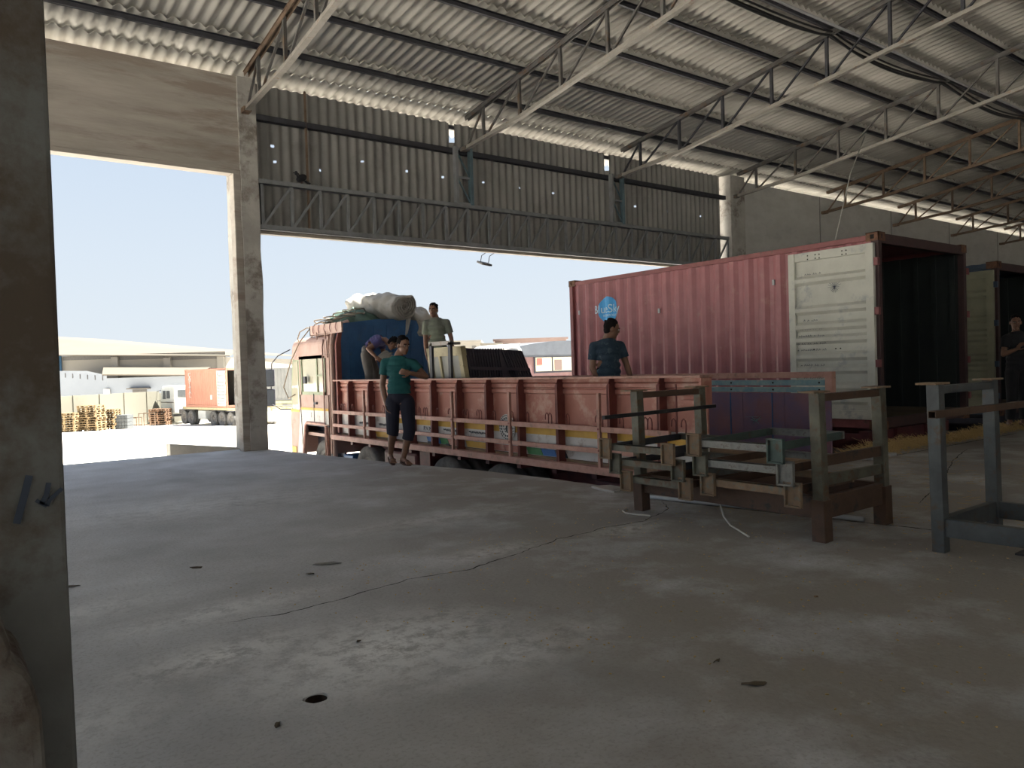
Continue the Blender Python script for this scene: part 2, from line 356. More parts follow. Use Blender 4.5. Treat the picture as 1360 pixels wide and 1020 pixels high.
# crack and joints: thin ragged ribbons in the slab surface
def ribbon(pts, w, z=.0015, seed=1, jit=.02, step=.04):
    rnd = random.Random(seed); fine = []
    for a, b in zip(pts, pts[1:]):
        n = max(1, int(math.dist(a, b)/step))
        for k in range(n): fine.append((a[0]+(b[0]-a[0])*k/n, a[1]+(b[1]-a[1])*k/n))
    fine.append(pts[-1]); g = MB(); vs = []; n = len(fine); off = 0
    for i, (x, y) in enumerate(fine):
        off = off*.75+rnd.uniform(-jit, jit)*.6
        ww = w*rnd.uniform(.35, 1.2)*min(1, .15+min(i, n-1-i)/8)
        a = fine[max(i-1, 0)]; b = fine[min(i+1, n-1)]; d = Vector((b[0]-a[0], b[1]-a[1])).normalized()
        cx, cy = x-d.y*off, y+d.x*off
        vs += [(cx-d.y*ww, cy+d.x*ww, z), (cx+d.y*ww, cy-d.x*ww, z)]
    g.add(vs, [(2*i, 2*i+1, 2*i+3, 2*i+2) for i in range(n-1)]); return g
tag(obj('floor_crack', ribbon([(1.1,3.9),(1.41,3.82),(1.75,3.84),(2.18,3.94),(2.55,3.88),(2.97,3.97),(3.48,4.12),(3.95,4.15),(4.38,4.1),(4.9,4.3),(5.1,4.6)], .006, seed=4), M['dark']), 'long thin crack wandering across the concrete floor to the metal stillage', 'crack')
tag(obj('floor_joint', ribbon([(5.1,4.95),(5.2,4.2),(5.35,3.4),(5.5,2.5),(5.6,1.0)], .012, seed=8, jit=.006), M['dark']), 'dark ragged joint in the floor running under the stillage full of frames', 'joint')
tag(obj('floor_joint', ribbon([(6.4,3.0),(7.6,3.35),(9.3,3.95),(10.5,4.3)], .006, seed=9, jit=.01), M['dark']), 'thin joint in the floor beyond the stillages, running toward the straw', 'joint')
tag(obj('floor_joint', ribbon([(8.6,4.66),(10,4.62),(13,4.58)], .012, seed=12, jit=.006), M['dark']), 'dark floor seam along the near side of the straw', 'joint')

# recess and yard: one dusty ground that falls away from the dock
g = MB(); deps = [-60,-30,-12,0,6,12,18,26,34,42,50,55,70,100,160,300]; lats = [-220,-120,-70,-45,-30,-20,-10,0,10,20,40,90,200]
def gz(d): 
    if d < 18: return -1.08
    if d < 50: return -1.08-.92*(d-18)/32
    if d < 55: return -2.0-.15*(d-50)/5
    return -2.15
vs = []
for d in deps:
    for a in lats:
        x, y, _ = cam_frame(a, d); vs.append((x, y, gz(d)))
nl = len(lats)
g.add(vs, [(i*nl+k, i*nl+k+1, (i+1)*nl+k+1, (i+1)*nl+k) for i in range(len(deps)-1) for k in range(nl-1)])
struct('floor_yard', g, M['yard'])
# pale parapet / ramp side left of the column, outside the dock
g = MB(); g.prism([(3.05,-1.1),(3.05,.15),(4.5,-.05),(4.5,-1.1)], 13.14, 13.4, 'y')
tag(obj('ramp_kerb', g, mat('kerb_painted_sun', (.72,.66,.56), (.60,.54,.45), .9, scale=6, bump=.4)), 'low worn concrete kerb on the dock edge left of the tall column', 'kerb')  # sunlight on the kerb put into a paler concrete colour

# front wall y = 12.4
g = MB(); g.box(-9, 4.1, 12.42, 12.54, 4.5, 5.99); struct('wall_front_lintel', g, M['render'], bevel=.01)
g = MB(); g.box(-9, 4.1, 12.40, 12.66, 4.44, 4.5); g.box(3.98, 4.1, 12.40, 12.60, 0, 4.44); struct('trim_1', g, M['render'], bevel=.01)
def rough_col(x0, x1, y0, y1, z0, z1, seed, amp=.008, step=.25):
    g = MB(); n = int((z1-z0)/step); vs = []
    for i in range(n+1):
        z = z0+(z1-z0)*i/n
        for k, (x, y) in enumerate(((x0,y0),(x1,y0),(x1,y1),(x0,y1))):
            a = noise.noise(Vector((z*1.7, k*5.1, seed)))*amp*2; b = noise.noise(Vector((z*2.3, k*3.3+9, seed)))*amp
            vs.append((x+a, y+b, z))
    fs = [(3,2,1,0), tuple(4*n+k for k in range(4))]
    for i in range(n):
        for k in range(4): fs.append((4*i+k, 4*i+(k+1) % 4, 4*i+4+(k+1) % 4, 4*i+4+k))
    return g.add(vs, fs)
tag(obj('concrete_column', rough_col(4.09, 4.39, 12.4, 13.12, 0, 6.0, 1), M['column'], bevel=.012), 'tall slim concrete column at the left of the wide loading opening', 'column')
tag(obj('concrete_column', rough_col(16.62, 17.22, 12.35, 12.95, -1.1, 6.0, 2), M['column'], bevel=.012), 'square concrete column at the right of the wide opening, above the red container', 'column')
g = MB(); g.box(17.2, 44, 12.5, 12.6, -1.1, 5.93); struct('wall_front_right', g, M['plaster'])
g = MB()
for x in (21, 25.2, 29.4, 33.6, 37.8): g.box(x-.012, x+.012, 12.485, 12.5, 0, 5.93)
struct('trim_2', g, M['clad'])
g = MB(); g.box(44, 44.25, -20, 12.75, -1.1, 7.5); struct('wall_right', g, M['plaster'])
g = MB(); g.box(-9.2, 44.2, -20.2, -20, 4.6, 7.0); g.box(11, 44.2, -20.2, -20, -1.1, 4.6); struct('wall_back_light_gap', g, M['plaster'])  # unseen rear wall, its opening sized to set the fill light
g = MB(); g.box(-9.2, -9, -8, .5, -1.1, 8.5); struct('wall_left_light_block', g, M['plaster'])  # unseen stretch of wall added to block light from the left

# near pillar and broken ledge
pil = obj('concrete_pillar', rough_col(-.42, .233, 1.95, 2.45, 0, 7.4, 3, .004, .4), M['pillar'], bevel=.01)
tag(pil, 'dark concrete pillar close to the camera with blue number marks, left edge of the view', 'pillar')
g = MB()
def stroke(pts, w, y):
    for a, b in zip(pts, pts[1:]): g.beam((a[0], y, a[1]), (b[0], y, b[1]), w, .002, (0,1,0))
stroke([(.165,1.02),(.155,.98),(.138,.92)], .014, 1.938)
stroke([(.200,1.0),(.195,.975),(.185,.955)], .010, 1.938)
stroke([(.175,.965),(.195,.95),(.2,.962),(.225,.985)], .008, 1.938)
obj('painted_number', g, mat('faded_blue_paint', (.045,.06,.09), None, .9), pil)
g = MB(); rnd = random.Random(5)
g.prism([(-.6,0),(.145,0),(.15,.30),(.142,.62),(.13,.675),(.118,.70),(.095,.72),(.10,.745),(.085,.80),(-.6,.86)], 1.62, 1.93, 'y')
tag(obj('concrete_ledge', g, mat('broken_ledge_concrete', (.19,.18,.165), (.11,.09,.07), .9, scale=9, bump=.8, bscale=30, stain=(.07,.05,.04), stain_amt=.5, stain_scale=6), bevel=.02), 'low broken concrete ledge against the foot of the near pillar', 'ledge')

# cladding of the wide opening: real corrugated sheets with gaps and bolt holes
PITCH = .175
def corr(x0, x1, z0, z1, y, amp=.026, holes=()):
    n = int((x1-x0)/PITCH*8); zs = [z0, z1]
    for hx, hz in holes: zs += [hz-.022, hz+.022]
    zs = sorted(zs); g = MB(); vs = []
    xs = [x0+(x1-x0)*i/n for i in range(n+1)]
    for z in zs:
        for x in xs: vs.append((x, y+amp*math.cos(2*PI*x/PITCH), z))
    fs = []
    for j in range(len(zs)-1):
        for i in range(n):
            cx = (xs[i]+xs[i+1])/2; cz = (zs[j]+zs[j+1])/2
            if any(abs(cx-hx) < .024 and abs(cz-hz) < .015 for hx, hz in holes): continue
            fs.append((j*(n+1)+i, j*(n+1)+i+1, (j+1)*(n+1)+i+1, (j+1)*(n+1)+i))
    return g.add(vs, fs)
HOLES = [(4.72,5.03),(4.75,4.77),(5.55,4.73),(6.36,5.0),(7.25,4.93),(8.06,4.93),(9.0,4.93),(9.93,4.94),(10.85,4.93),(11.85,4.93),(13.35,4.9),(14.5,4.9),(15.75,4.9)]
for k, (a, b, z0, z1) in enumerate(((4.38,8.24,3.58,6.0),(8.24,8.34,3.58,5.62),(8.34,12.42,3.58,6.0),(12.42,12.52,3.58,5.62),(12.52,16.50,3.58,6.0))):
    o = obj('wall_front_cladding', corr(a, b, z0, z1, 12.62, holes=[h for h in HOLES if a < h[0] < b]), M['clad'], smooth=True)
    o['kind'] = 'structure'
g = MB(); g.box(4.38, 16.6, 12.55, 12.66, 3.54, 3.585); struct('trim_3', g, M['trim'])

# ---- roof
def zc(y): return 6.1+.16*(11.7-y)
def zb(y): return 5.5+.08*(11.7-y)/1.1 if y > 10.6 else 5.58+.15*(10.6-y)/1.1
def roof_tier(y_lo, y_hi, z_lo, z_hi, x0=-9.2, x1=44):
    n = int((x1-x0)/PITCH*8); g = MB(); vs = []
    for (y, z) in ((y_lo, z_lo), (y_hi, z_hi)):
        for i in range(n+1):
            x = x0+(x1-x0)*i/n; vs.append((x, y, z+.027+.027*math.cos(2*PI*x/PITCH)))
    return g.add(vs, [(i, i+1, n+2+i, n+1+i) for i in range(n)])
nodes_y = [11.7-1.1*i for i in range(15)]
ys = [12.75]+nodes_y
tiers = []
for k, y in enumerate(ys[:-1]):
    nxt = ys[k+1]
    lo = 13.42 if k == 0 else y+.10
    tiers.append((lo+.03, nxt-.10, zc(lo+.03)+.235, zc(nxt-.10)+.175))
tiers[0] = (13.45, 12.40, zc(13.45)+.185, zc(12.40)+.175)
tiers.insert(1, (12.55, 11.60, zc(12.55)+.225, zc(11.60)+.175))
roof = MB()
for lo, hi, zl, zh in tiers: 
    t = roof_tier(lo, hi, zl, zh); roof.add(t.v, t.f)
yr = ys[-1]
t = roof_tier(yr, -20, zc(yr)+.1, zc(yr)-2.3); roof.add(t.v, t.f)
o = struct('ceiling', roof, M['roofsheet'], smooth=True)
sd = o.modifiers.new('solid', 'SOLIDIFY'); sd.thickness = .008; sd.offset = 1
for k, y in enumerate([12.75]+nodes_y[:-1]):
    g = MB(); z = zc(y)
    x0 = -9.1; x1 = 43.9
    if k == 0: y = 12.95; z = zc(12.95)
    g.box(x0, x1, y-.004, y+.004, z+.085, z+.172); g.box(x0, x1, y-.045, y+.004, z+.166, z+.172); g.box(x0, x1, y-.045, y+.004, z+.085, z+.091)
    words = ['over the outside face of the wall', 'nearest the wall, just inside the eaves', 'second in from the wall', 'third in from the wall', 'fourth in from the wall', 'fifth in from the wall, above the black cables', 'sixth in from the wall', 'seventh in from the wall', 'eighth in from the wall', 'ninth in from the wall']
    lab = 'long dark steel roof purlin '+(words[k] if k < len(words) else 'high overhead toward the ridge')
    tag(obj('purlin', g, M['steel_dark']), lab, 'purlin', 'purlins under the corrugated roof')

def make_truss(x, m_top, m_bot, m_web, label):
    t = thing('roof_truss', label, 'truss', (x, 12.3, 5.5), world=True, group='steel trusses under the roof')
    y0 = 12.25; yl = nodes_y[-1]
    g = MB(); g.beam((x-.035, y0, zc(y0)-.02), (x-.035, yl, zc(yl)-.02), .012, .075); g.beam((x+.035, y0, zc(y0)-.02), (x+.035, yl, zc(yl)-.02), .012, .075); g.beam((x, y0, zc(y0)+.012), (x, yl, zc(yl)+.012), .11, .01)
    obj('top_chord', g, m_top, t)
    g = MB()
    bl = [(12.3, zb(12.3)), (10.6, zb(10.6)), (yl, zb(yl))]
    for a, b in zip(bl, bl[1:]):
        g.beam((x-.028, a[0], a[1]), (x-.028, b[0], b[1]), .01, .065); g.beam((x+.028, a[0], a[1]), (x+.028, b[0], b[1]), .01, .065); g.beam((x, a[0], a[1]-.03), (x, b[0], b[1]-.03), .085, .01)
    obj('bottom_chord', g, m_bot, t)
    ny = [12.25]+nodes_y
    for i, y in enumerate(nodes_y[:13]):
        g = MB(); g.beam((x, y, zb(y)), (x, y, zc(y)), .05, .05, (0,1,0)); obj('vertical_strut', g, m_web, t)
        g = MB(); g.beam((x+.02, y, zb(y)), (x+.02, nodes_y[i+1], zc(nodes_y[i+1])-.02), .03, .035, (1,0,0)); obj('diagonal_strut', g, m_web, t)
    g = MB(); g.beam((x, 12.25, zb(12.25)), (x, 11.7, zc(11.7)-.03), .03, .035, (1,0,0)); obj('diagonal_strut', g, m_web, t)
    g = MB(); g.box(x-.06, x+.06, 12.25, 12.42, zb(12.3)-.05, zb(12.3)+.03); obj('wall_bracket', g, m_top, t)
    return t
S = M
TR = [(0,'steel_rust','steel_pale','steel_rust','roof truss above the near concrete pillar'),
 (4.2,'steel_rust','steel_pale','steel_grey','roof truss landing on the tall slim column left of the truck'),
 (8.4,'steel_grey','steel_pale','steel_grey','roof truss landing on the left lattice post of the cladding'),
 (12.6,'steel_grey','steel_pale','steel_dark','roof truss landing on the right lattice post of the cladding'),
 (16.8,'steel_grey','steel_pale','steel_grey','roof truss landing on the right-hand concrete column'),
 (21,'steel_rust','steel_rust','steel_rust','brown rusty roof truss, first along the plastered wall right of the opening'),
 (25.2,'steel_rust','steel_rust','steel_rust','brown rusty roof truss, second along the plastered wall'),
 (29.4,'steel_rust','steel_rust','steel_rust','brown rusty roof truss, third along the plastered wall'),
 (33.6,'steel_rust','steel_rust','steel_rust','brown rusty roof truss, fourth along the plastered wall'),
 (37.8,'steel_rust','steel_rust','steel_rust','brown rusty roof truss, farthest along the plastered wall')]
for x, a, b, c, lab in TR: make_truss(x, M[a], M[b], M[c], lab)

# lattice girder over the opening with its posts and girt
t = thing('lattice_girder', 'long grey lattice girder spanning the wide opening under the corrugated cladding', 'girder', (10.5, 12.45, 3.6), world=True)
for nm, z in (('bottom_chord', 3.63), ('top_chord', 4.37)):
    g = MB(); g.box(4.38, 16.64, 12.42, 12.43, z-.04, z+.04); g.box(4.38, 16.64, 12.42, 12.5, z-.04, z-.03); obj(nm, g, M['steel_girder'], t)
n = 24; dx = (16.6-4.45)/n
for i in range(n+1):
    x = 4.45+dx*i
    g = MB(); g.box(x-.025, x+.025, 12.44, 12.48, 3.63, 4.37); obj('vertical_strut', g, M['steel_girder'], t)
    if i < n: g = MB(); g.beam((x, 12.45, 3.65), (x+dx, 12.45, 4.35), .04, .03, (0,1,0)); obj('diagonal_strut', g, M['steel_girder'], t)
for x, lab in ((8.42, 'blue-grey lattice post on the girder, left one of the two'), (12.6, 'blue-grey lattice post on the girder, right one nearer the red container')):
    t = thing('lattice_post', lab, 'post', (x, 12.45, 4.4), world=True)
    for s in (-.17, .17):
        g = MB(); g.box(x+s-.03, x+s+.03, 12.4, 12.5, 4.4, 5.5); obj('upright', g, M['steel_teal' if s > 0 else 'steel_girder'], t)
    for z in (4.42, 4.92, 5.46):
        g = MB(); g.box(x-.17, x+.17, 12.43, 12.46, z-.02, z+.02); obj('rung', g, M['steel_girder'], t)
    for z in (4.44, 4.94):
        g = MB(); g.beam((x+.15, 12.45, z), (x-.15, 12.45, z+.48), .03, .02, (0,1,0)); obj('brace', g, M['steel_teal'], t)
g = MB(); g.box(4.4, 16.62, 12.50, 12.51, 5.38, 5.48); g.box(4.4, 16.62, 12.50, 12.58, 5.38, 5.39); g.box(4.4, 16.62, 12.50, 12.58, 5.47, 5.48)
tag(obj('girt', g, M['steel_dark']), 'dark horizontal girt across the corrugated cladding above the girder', 'girt')
g = MB(); g.box(5.255,5.285,12.50,12.54,3.6,6.0)
tag(obj('cladding_rod', g, M['steel_rust']), 'thin rod, orange light put in its colour, running up the cladding beside the pigeon', 'rod')  # the rod's orange light is carried by its rust-brown colour

# cables and conduit strung under the fifth purlin
cy = 7.22; 
for k, (r, sag, dz, dy) in enumerate(((.024,.17,0,0),(.02,.10,.02,.06),(.018,.13,.04,-.05))):
    pts = []
    for x0 in (4.2, 8.4, 12.6, 16.8, 21, 25.2):
        for i in range(14):
            u = i/14; pts.append((x0+4.2*u, cy+dy+.03*math.sin(x0+u*5), zc(cy)-.05+dz-.32*(x0 > 0)*0-sag*4*u*(1-u)))
    tag(obj('cable', MB().tube(pts, r, 6), M['cable'], smooth=True), 'black sagging cable of the bundle looped from truss to truss under the roof', 'cable', 'cable bundle under the roof')
pts = [(x, 6.98+.02*math.sin(x*.8), zc(6.98)-.09) for x in [i*.6 for i in range(0, 60)]]
tag(obj('conduit', MB().tube(pts, .022, 8), M['conduit'], smooth=True), 'long pale grey conduit running beside the black cables under the roof', 'conduit')
# white cord hanging from a truss to the container
tag(obj('cord', MB().tube([(16.9,8.9,6.2),(15.3,8.4,5.0),(13.2,7.6,3.2),(12.3,7.3,2.92)], .01, 6), M['string'], smooth=True), 'thin white cord from the roof down to the top of the red container', 'cord')

# floodlight hung below the girder
t = thing('floodlight', 'small flat floodlight hanging from the bottom edge of the cladding', 'light', (9.2, 12.95, 3.4), world=True)
g = MB(); g.box(-.13,.13,-.10,.10,-.02,.02); g.xf(Matrix.Translation((9.21,12.95,3.37)) @ Matrix.Rotation(.35,4,'X') @ Matrix.Rotation(.1,4,'Y')); obj('housing', g, M['steel_grey'], t, bevel=.006)
g = MB(); g.box(-.10,.10,-.075,.075,-.027,-.02); g.xf(Matrix.Translation((9.21,12.95,3.37)) @ Matrix.Rotation(.35,4,'X') @ Matrix.Rotation(.1,4,'Y')); obj('lens', g, M['conduit'], t)
for s in (-.1, .1):
    g = MB(); g.tube([(9.21+s,12.95,3.38),(9.21+s,12.9,3.52),(9.21+s,12.7,3.57)], .008, 6); obj('bracket', g, M['steel_dark'], t)
# pigeon on the girder
t = thing('pigeon', 'dark pigeon perched on top of the girder near the tall slim column', 'bird', (5.12, 12.42, 4.41), world=True)
g = MB(); g.ball((5.12,12.42,4.50),(.10,.055,.06), Matrix.Rotation(-.5,3,'Y')); g.ball((5.03,12.42,4.575),(.03,.03,.034)); g.beam((5.0,12.42,4.575),(4.975,12.42,4.57),.012,.012)
g.tube([(5.05,12.42,4.57),(5.07,12.42,4.52)], .028, 8); g.beam((5.18,12.42,4.46),(5.27,12.42,4.42),.06,.012)
obj('body', g, M['dark_cloth'], t, smooth=True)
for s in (-.02,.02):
    g = MB(); g.tube([(5.12,12.42+s,4.46),(5.12,12.42+s,4.41),(5.10,12.42+s,4.41)], .006, 5); obj('leg', g, M['leather'], t)

# ================================================================= CONTAINERS
PROF = [(0,0),(.07,0),(.139,.036),(.209,.036),(.278,0)]
def prof_at(s):
    s = s % .278
    for (a, b), (c, d) in zip(PROF, PROF[1:]):
        if a <= s <= c: return b+(d-b)*(s-a)/(c-a)
    return 0
def corr_wall(y0, y1, z0, z1, x, sgn, dents=False):
    ss = []; y = y0
    while y < y1-1e-6:
        for a, _ in PROF[:-1]:
            if y+a < y1: ss.append(y+a)
        y += .278
    ss.append(y1); nz = 28 if dents else 1; g = MB(); vs = []
    for j in range(nz+1):
        z = z0+(z1-z0)*j/nz
        for s in ss:
            d = prof_at(s-y0)
            if dents:
                k = noise.noise(Vector((s*2.2, z*3.1, 1.3))); low = max(0, 1-(z-z0)/1.2); near = max(0, min(1, (4.6-s)/2))
                d += max(0, k)*.03*low*near + .004*noise.noise(Vector((s*5, z*4, 7)))
            vs.append((x+sgn*d, s, z))
    n = len(ss)
    return g.add(vs, [(j*n+i, j*n+i+1, (j+1)*n+i+1, (j+1)*n+i) for j in range(nz) for i in range(n-1)])
def container(label, loc, rotz, L, H, mt, W=2.44, doors=True, detail=True, bottom_rail=True, group=None, end_closed=False):
    t = thing('shipping_container', label, 'container', loc, rotz, group)
    P = .09
    obj('side_panel', corr_wall(P+.02, L-P, .15, H-.1, .02, 1, detail), mt['side'], t)
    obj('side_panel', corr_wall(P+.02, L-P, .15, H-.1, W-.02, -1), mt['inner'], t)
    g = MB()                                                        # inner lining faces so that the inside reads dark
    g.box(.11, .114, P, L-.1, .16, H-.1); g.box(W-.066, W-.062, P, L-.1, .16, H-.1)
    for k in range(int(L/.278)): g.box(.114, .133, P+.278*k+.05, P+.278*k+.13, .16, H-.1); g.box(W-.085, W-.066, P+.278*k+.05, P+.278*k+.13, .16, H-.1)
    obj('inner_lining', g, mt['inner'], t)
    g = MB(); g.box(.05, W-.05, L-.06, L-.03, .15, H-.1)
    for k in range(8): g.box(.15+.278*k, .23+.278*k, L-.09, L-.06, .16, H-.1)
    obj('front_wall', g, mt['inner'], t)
    g = MB(); g.box(.05, W-.05, .05, L-.05, H-.045, H-.03)
    for k in range(int(L/.21)-1): g.box(.12, W-.12, .2+.21*k, .29+.21*k, H-.03, H-.012)
    obj('roof_panel', g, mt['rail'], t)
    g = MB(); g.box(.05, W-.05, .06, L-.05, .13, .16); obj('floor_panel', g, mt['floor'], t)
    for x in (0, W-.09):
        for y in (0, L-.09):
            g = MB(); g.box(x, x+.09, y, y+.09, .1, H-.1); obj('corner_post', g, mt['rail'] if y else mt['end'], t, bevel=.006 if detail else 0)
    for x in (0, W-.07):
        g = MB(); g.box(x, x+.07, .15, L-.15, H-.105, H-.03); obj('top_rail', g, mt['rail'], t, bevel=.006 if detail else 0)
        g = MB(); g.box(x, x+.07, .15, L-.15, .02, .16); obj('bottom_rail', g, mt['rail'], t)
    g = MB(); g.box(.09, W-.09, 0, .1, H-.15, H-.02); obj('header', g, mt['end'], t)
    g = MB(); g.box(.09, W-.09, 0, .1, .02, .16); obj('sill', g, mt['end'], t)
    for x in (-.006, W-.172):
        for y in (-.006, L-.172):
            for z in (0, H-.118):
                g = MB(); a = x, x+.178, y, y+.178                  # a casting with its oval side hole
                g.box(x+.012, x+.178-.012, y+.012, y+.166, z+.002, z+.116)
                ro = .03; xo = x if x < 1 else x+.178
                for (u0, u1, w0, w1) in ((0,.062,0,.118),(.116,.178,0,.118),(.062,.116,0,.03),(.062,.116,.088,.118)):
                    g.box(min(xo, xo+(.013 if x < 1 else -.013)), max(xo, xo+(.013 if x < 1 else -.013)), y+u0, y+u1, z+w0, z+w1)
                    yo = y if y < 1 else y+.165
                    g.box(x+u0, x+u1, yo, yo+.013, z+w0, z+w1)
                g.box(x, x+.178, y, y+.178, z+.108, z+.118)
                c = obj('corner_casting', g, mt['cast'], t)
                if detail and y < 1 and z > 1 and x < 1:
                    g = MB(); g.box(x+.008, x+.0125, y+.062, y+.116, z+.03, z+.088); obj('casting_hole', g, M['dark'], c)
    if doors:
        dw = W/2-.06; dh0, dh1 = .14, H-.15
        for sgn in (-1, 1):
            x = -.012 if sgn < 0 else W+.012
            def bx(a, b, y0, y1, z0, z1): 
                g.box(min(x+sgn*a, x+sgn*b), max(x+sgn*a, x+sgn*b), y0, y1, z0, z1)
            g = MB()                                                # hinge-side and free-side frame posts, rails
            bx(.0,.06,.04,.15,dh0,dh1); bx(.0,.06,dw-.06,dw+.04,dh0,dh1); bx(.0,.05,.15,dw-.06,dh1-.12,dh1); bx(.0,.05,.15,dw-.06,dh0,dh0+.12)
            dr = obj('door', g, mt['door'], t, bevel=.004 if detail else 0)
            g = MB(); zs = [dh0+.12]; n = 5; gap = (dh1-dh0-.24)/n; poly = [(.012, dh0+.12)]
            for k in range(n):                                      # wide flat bands with raised swages between
                z = dh0+.12+gap*k
                poly += [(.012, z+gap*.18), (.055, z+gap*.28), (.055, z+gap*.40), (.012, z+gap*.5)]
                if k in (0, 1, 2): poly += [(.012, z+gap*.62), (.055, z+gap*.72), (.055, z+gap*.84), (.012, z+gap*.94)]
            poly += [(.012, dh1-.12), (.0, dh1-.12), (.0, dh0+.12)]
            vs = [(x+sgn*a, .15, z) for a, z in poly]+[(x+sgn*a, dw-.06, z) for a, z in poly]; m = len(poly)
            g.add(vs, [(i, (i+1) % m, (i+1) % m+m, i+m) for i in range(m)])
            obj('door_panel', g, mt['door'], dr)
            for k, z in enumerate((.35, .9, 1.6, H-.4)):
                g = MB(); g.box(min(x+sgn*-.01, x+sgn*.05), max(x+sgn*-.01, x+sgn*.05), -.015, .06, z-.05, z+.05); obj('hinge', g, mt['rail'], dr)
            if detail and sgn < 0:
                g = MB()                                            # rivets
                for z in (dh1-.05, dh1-.10):
                    for y in (.42,.48,.82,.88,1.0): g.ball((x-.051, y, z), (.004,.011,.009), u=8, v=5)
                for y in (.55,.62,.95): g.ball((x-.015, y, 1.12), (.006,.012,.01), u=8, v=5)
                obj('rivets', g, M['dark'], dr)
                g = MB(); rnd = random.Random(11)                   # handwriting in marker
                for (yy, zz, wd, rows) in ((.55,2.18,.24,1),(.42,1.52,.20,1),(.45,1.40,.36,1),(.42,1.30,.40,1),(.36,1.19,.48,1),(.38,1.10,.44,1),(.44,1.0,.38,1),(.42,.88,.36,1),(.45,.79,.42,1),(.55,.70,.34,1),(.5,.55,.4,1)):
                    y = dw-.12-(wd*.6)-yy*.35; p0 = y+wd
                    xx = x-.0445 if True else x
                    while p0 > y:
                        hgt = rnd.uniform(.018,.035); q = [(p0, zz), (p0-.008, zz+hgt), (p0-.018, zz+hgt*.3), (p0-.026, zz+hgt*rnd.random())]
                        for a, b in zip(q, q[1:]): g.beam((xx, a[0], a[1]), (xx, b[0], b[1]), .004, .002, (1,0,0))
                        p0 -= rnd.choice((.034,.036,.06))
                for k in range(9):
                    a = k*PI/9; g.beam((x-.0145-.0, .62+.1*math.cos(a), 1.98+.1*math.sin(a)), (x-.0145, .62-.07*math.cos(a), 1.98-.08*math.sin(a)), .004,.002,(1,0,0))
                obj('marker_writing', g, M['marker'], dr)
    return t
MT_RED = dict(side=M['cont_red'], inner=M['cont_inner'], rail=M['cont_rail'], floor=M['cont_floor'], end=M['cont_end_shade'], cast=M['cont_cast'], door=M['cont_door'])
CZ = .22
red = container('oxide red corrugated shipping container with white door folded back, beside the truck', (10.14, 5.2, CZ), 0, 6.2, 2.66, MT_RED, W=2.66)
# round blue decal and its words follow the corrugations
def on_side(mb, y0, z0, lift=.01):            # mb drawn in x,y -> wrapped on the -x side (text runs toward -y)
    out = MB(); vs = []
    for v in mb.v:
        s = y0-v[0]; vs.append((.02+prof_at(s-.11)-lift-v[2], s, z0+v[1]))
    out.v = vs; out.f = list(mb.f); return out
g = MB(); R_ = .245; N = 56; vs = []; fs = []
cuts = sorted(set([-R_+2*R_*i/N for i in range(N+1)]))
for i, a in enumerate(cuts):
    h = math.sqrt(max(R_*R_-a*a, 1e-6)); vs += [(a, -h, 0), (a, h, 0)]
g.add(vs, [(2*i, 2*i+2, 2*i+3, 2*i+1) for i in range(len(cuts)-1)])
dec = obj('round_decal', on_side(g, 5.17, 2.02, .009), M['logo_blue'], red)
def dense_text(s, size, fw=1.):
    mb = text_mb(s, size, fw); me = bpy.data.meshes.new('x'); me.from_pydata(mb.v, [], mb.f); bm = bmesh.new(); bm.from_mesh(me)
    for k in range(60):
        xx = -.6+.02*k; bmesh.ops.bisect_plane(bm, geom=bm.verts[:]+bm.edges[:]+bm.faces[:], plane_co=(xx,0,0), plane_no=(1,0,0))
    bm.to_mesh(me); bm.free(); o = MB(); o.add([v.co for v in me.vertices], [tuple(p.vertices) for p in me.polygons]); bpy.data.meshes.remove(me); return o
obj('decal_words', on_side(dense_text('BlueSky', .22), 5.19, 2.03, .012), M['logo_pale'], dec)
obj('decal_words', on_side(dense_text('INTERMODAL', .06), 5.12, 1.91, .012), M['logo_pale'], dec)
for (y, z) in ((5.95,2.02),(3.9,1.9),(1.62,2.15)):
    g = MB(); g.box(.0,.02,-.018,.018,-.04,.04); g.xf(Matrix.Translation((.012, y, z))); obj('vent', g, M['conduit'], red)
MT_BLUE = dict(side=M['cont_blue'], inner=M['cont_inner'], rail=M['cont_blue'], floor=M['cont_floor'], end=M['cont_end_shade'], cast=M['cont_cast'], door=M['cont_door2'])
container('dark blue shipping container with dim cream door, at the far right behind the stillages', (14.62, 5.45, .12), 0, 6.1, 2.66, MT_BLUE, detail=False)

def wheel(parent, c, r=.5, wd=.26, axis='x', side=-1, dusty=True):
    c = Vector(c); g = MB(); h = wd/2
    g.lathe([(r*.60,-h*.85),(r*.86,-h),(r*.97,-h*.8),(r,-h*.45),(r*.985,-h*.15),(r*.985,h*.15),(r,h*.45),(r*.97,h*.8),(r*.86,h),(r*.60,h*.85),(r*.60,-h*.85)], c, axis, 36)
    tr = obj('tyre', g, M['tyre'], parent, smooth=True)
    g = MB(); s = side; g.lathe([(0,s*h*.35),(r*.16,s*h*.35),(r*.2,s*h*.1),(r*.42,s*h*.0),(r*.5,s*h*.6),(r*.60,s*h*.8),(r*.60,-s*h*.8),(0,-s*h*.8)], c, axis, 28)
    for k in range(8):
        a = 2*PI*k/8; p = Vector((0, r*.31*math.cos(a), r*.31*math.sin(a))); q = Vector((s*h*.25,0,0)) if axis == 'x' else Vector((0,s*h*.25,0))
        if axis == 'y': p = Vector((p.y, 0, p.z))
        g.tube([c+p, c+p+q], .018, 6)
    obj('hub', g, M['hub'], tr, smooth=False)
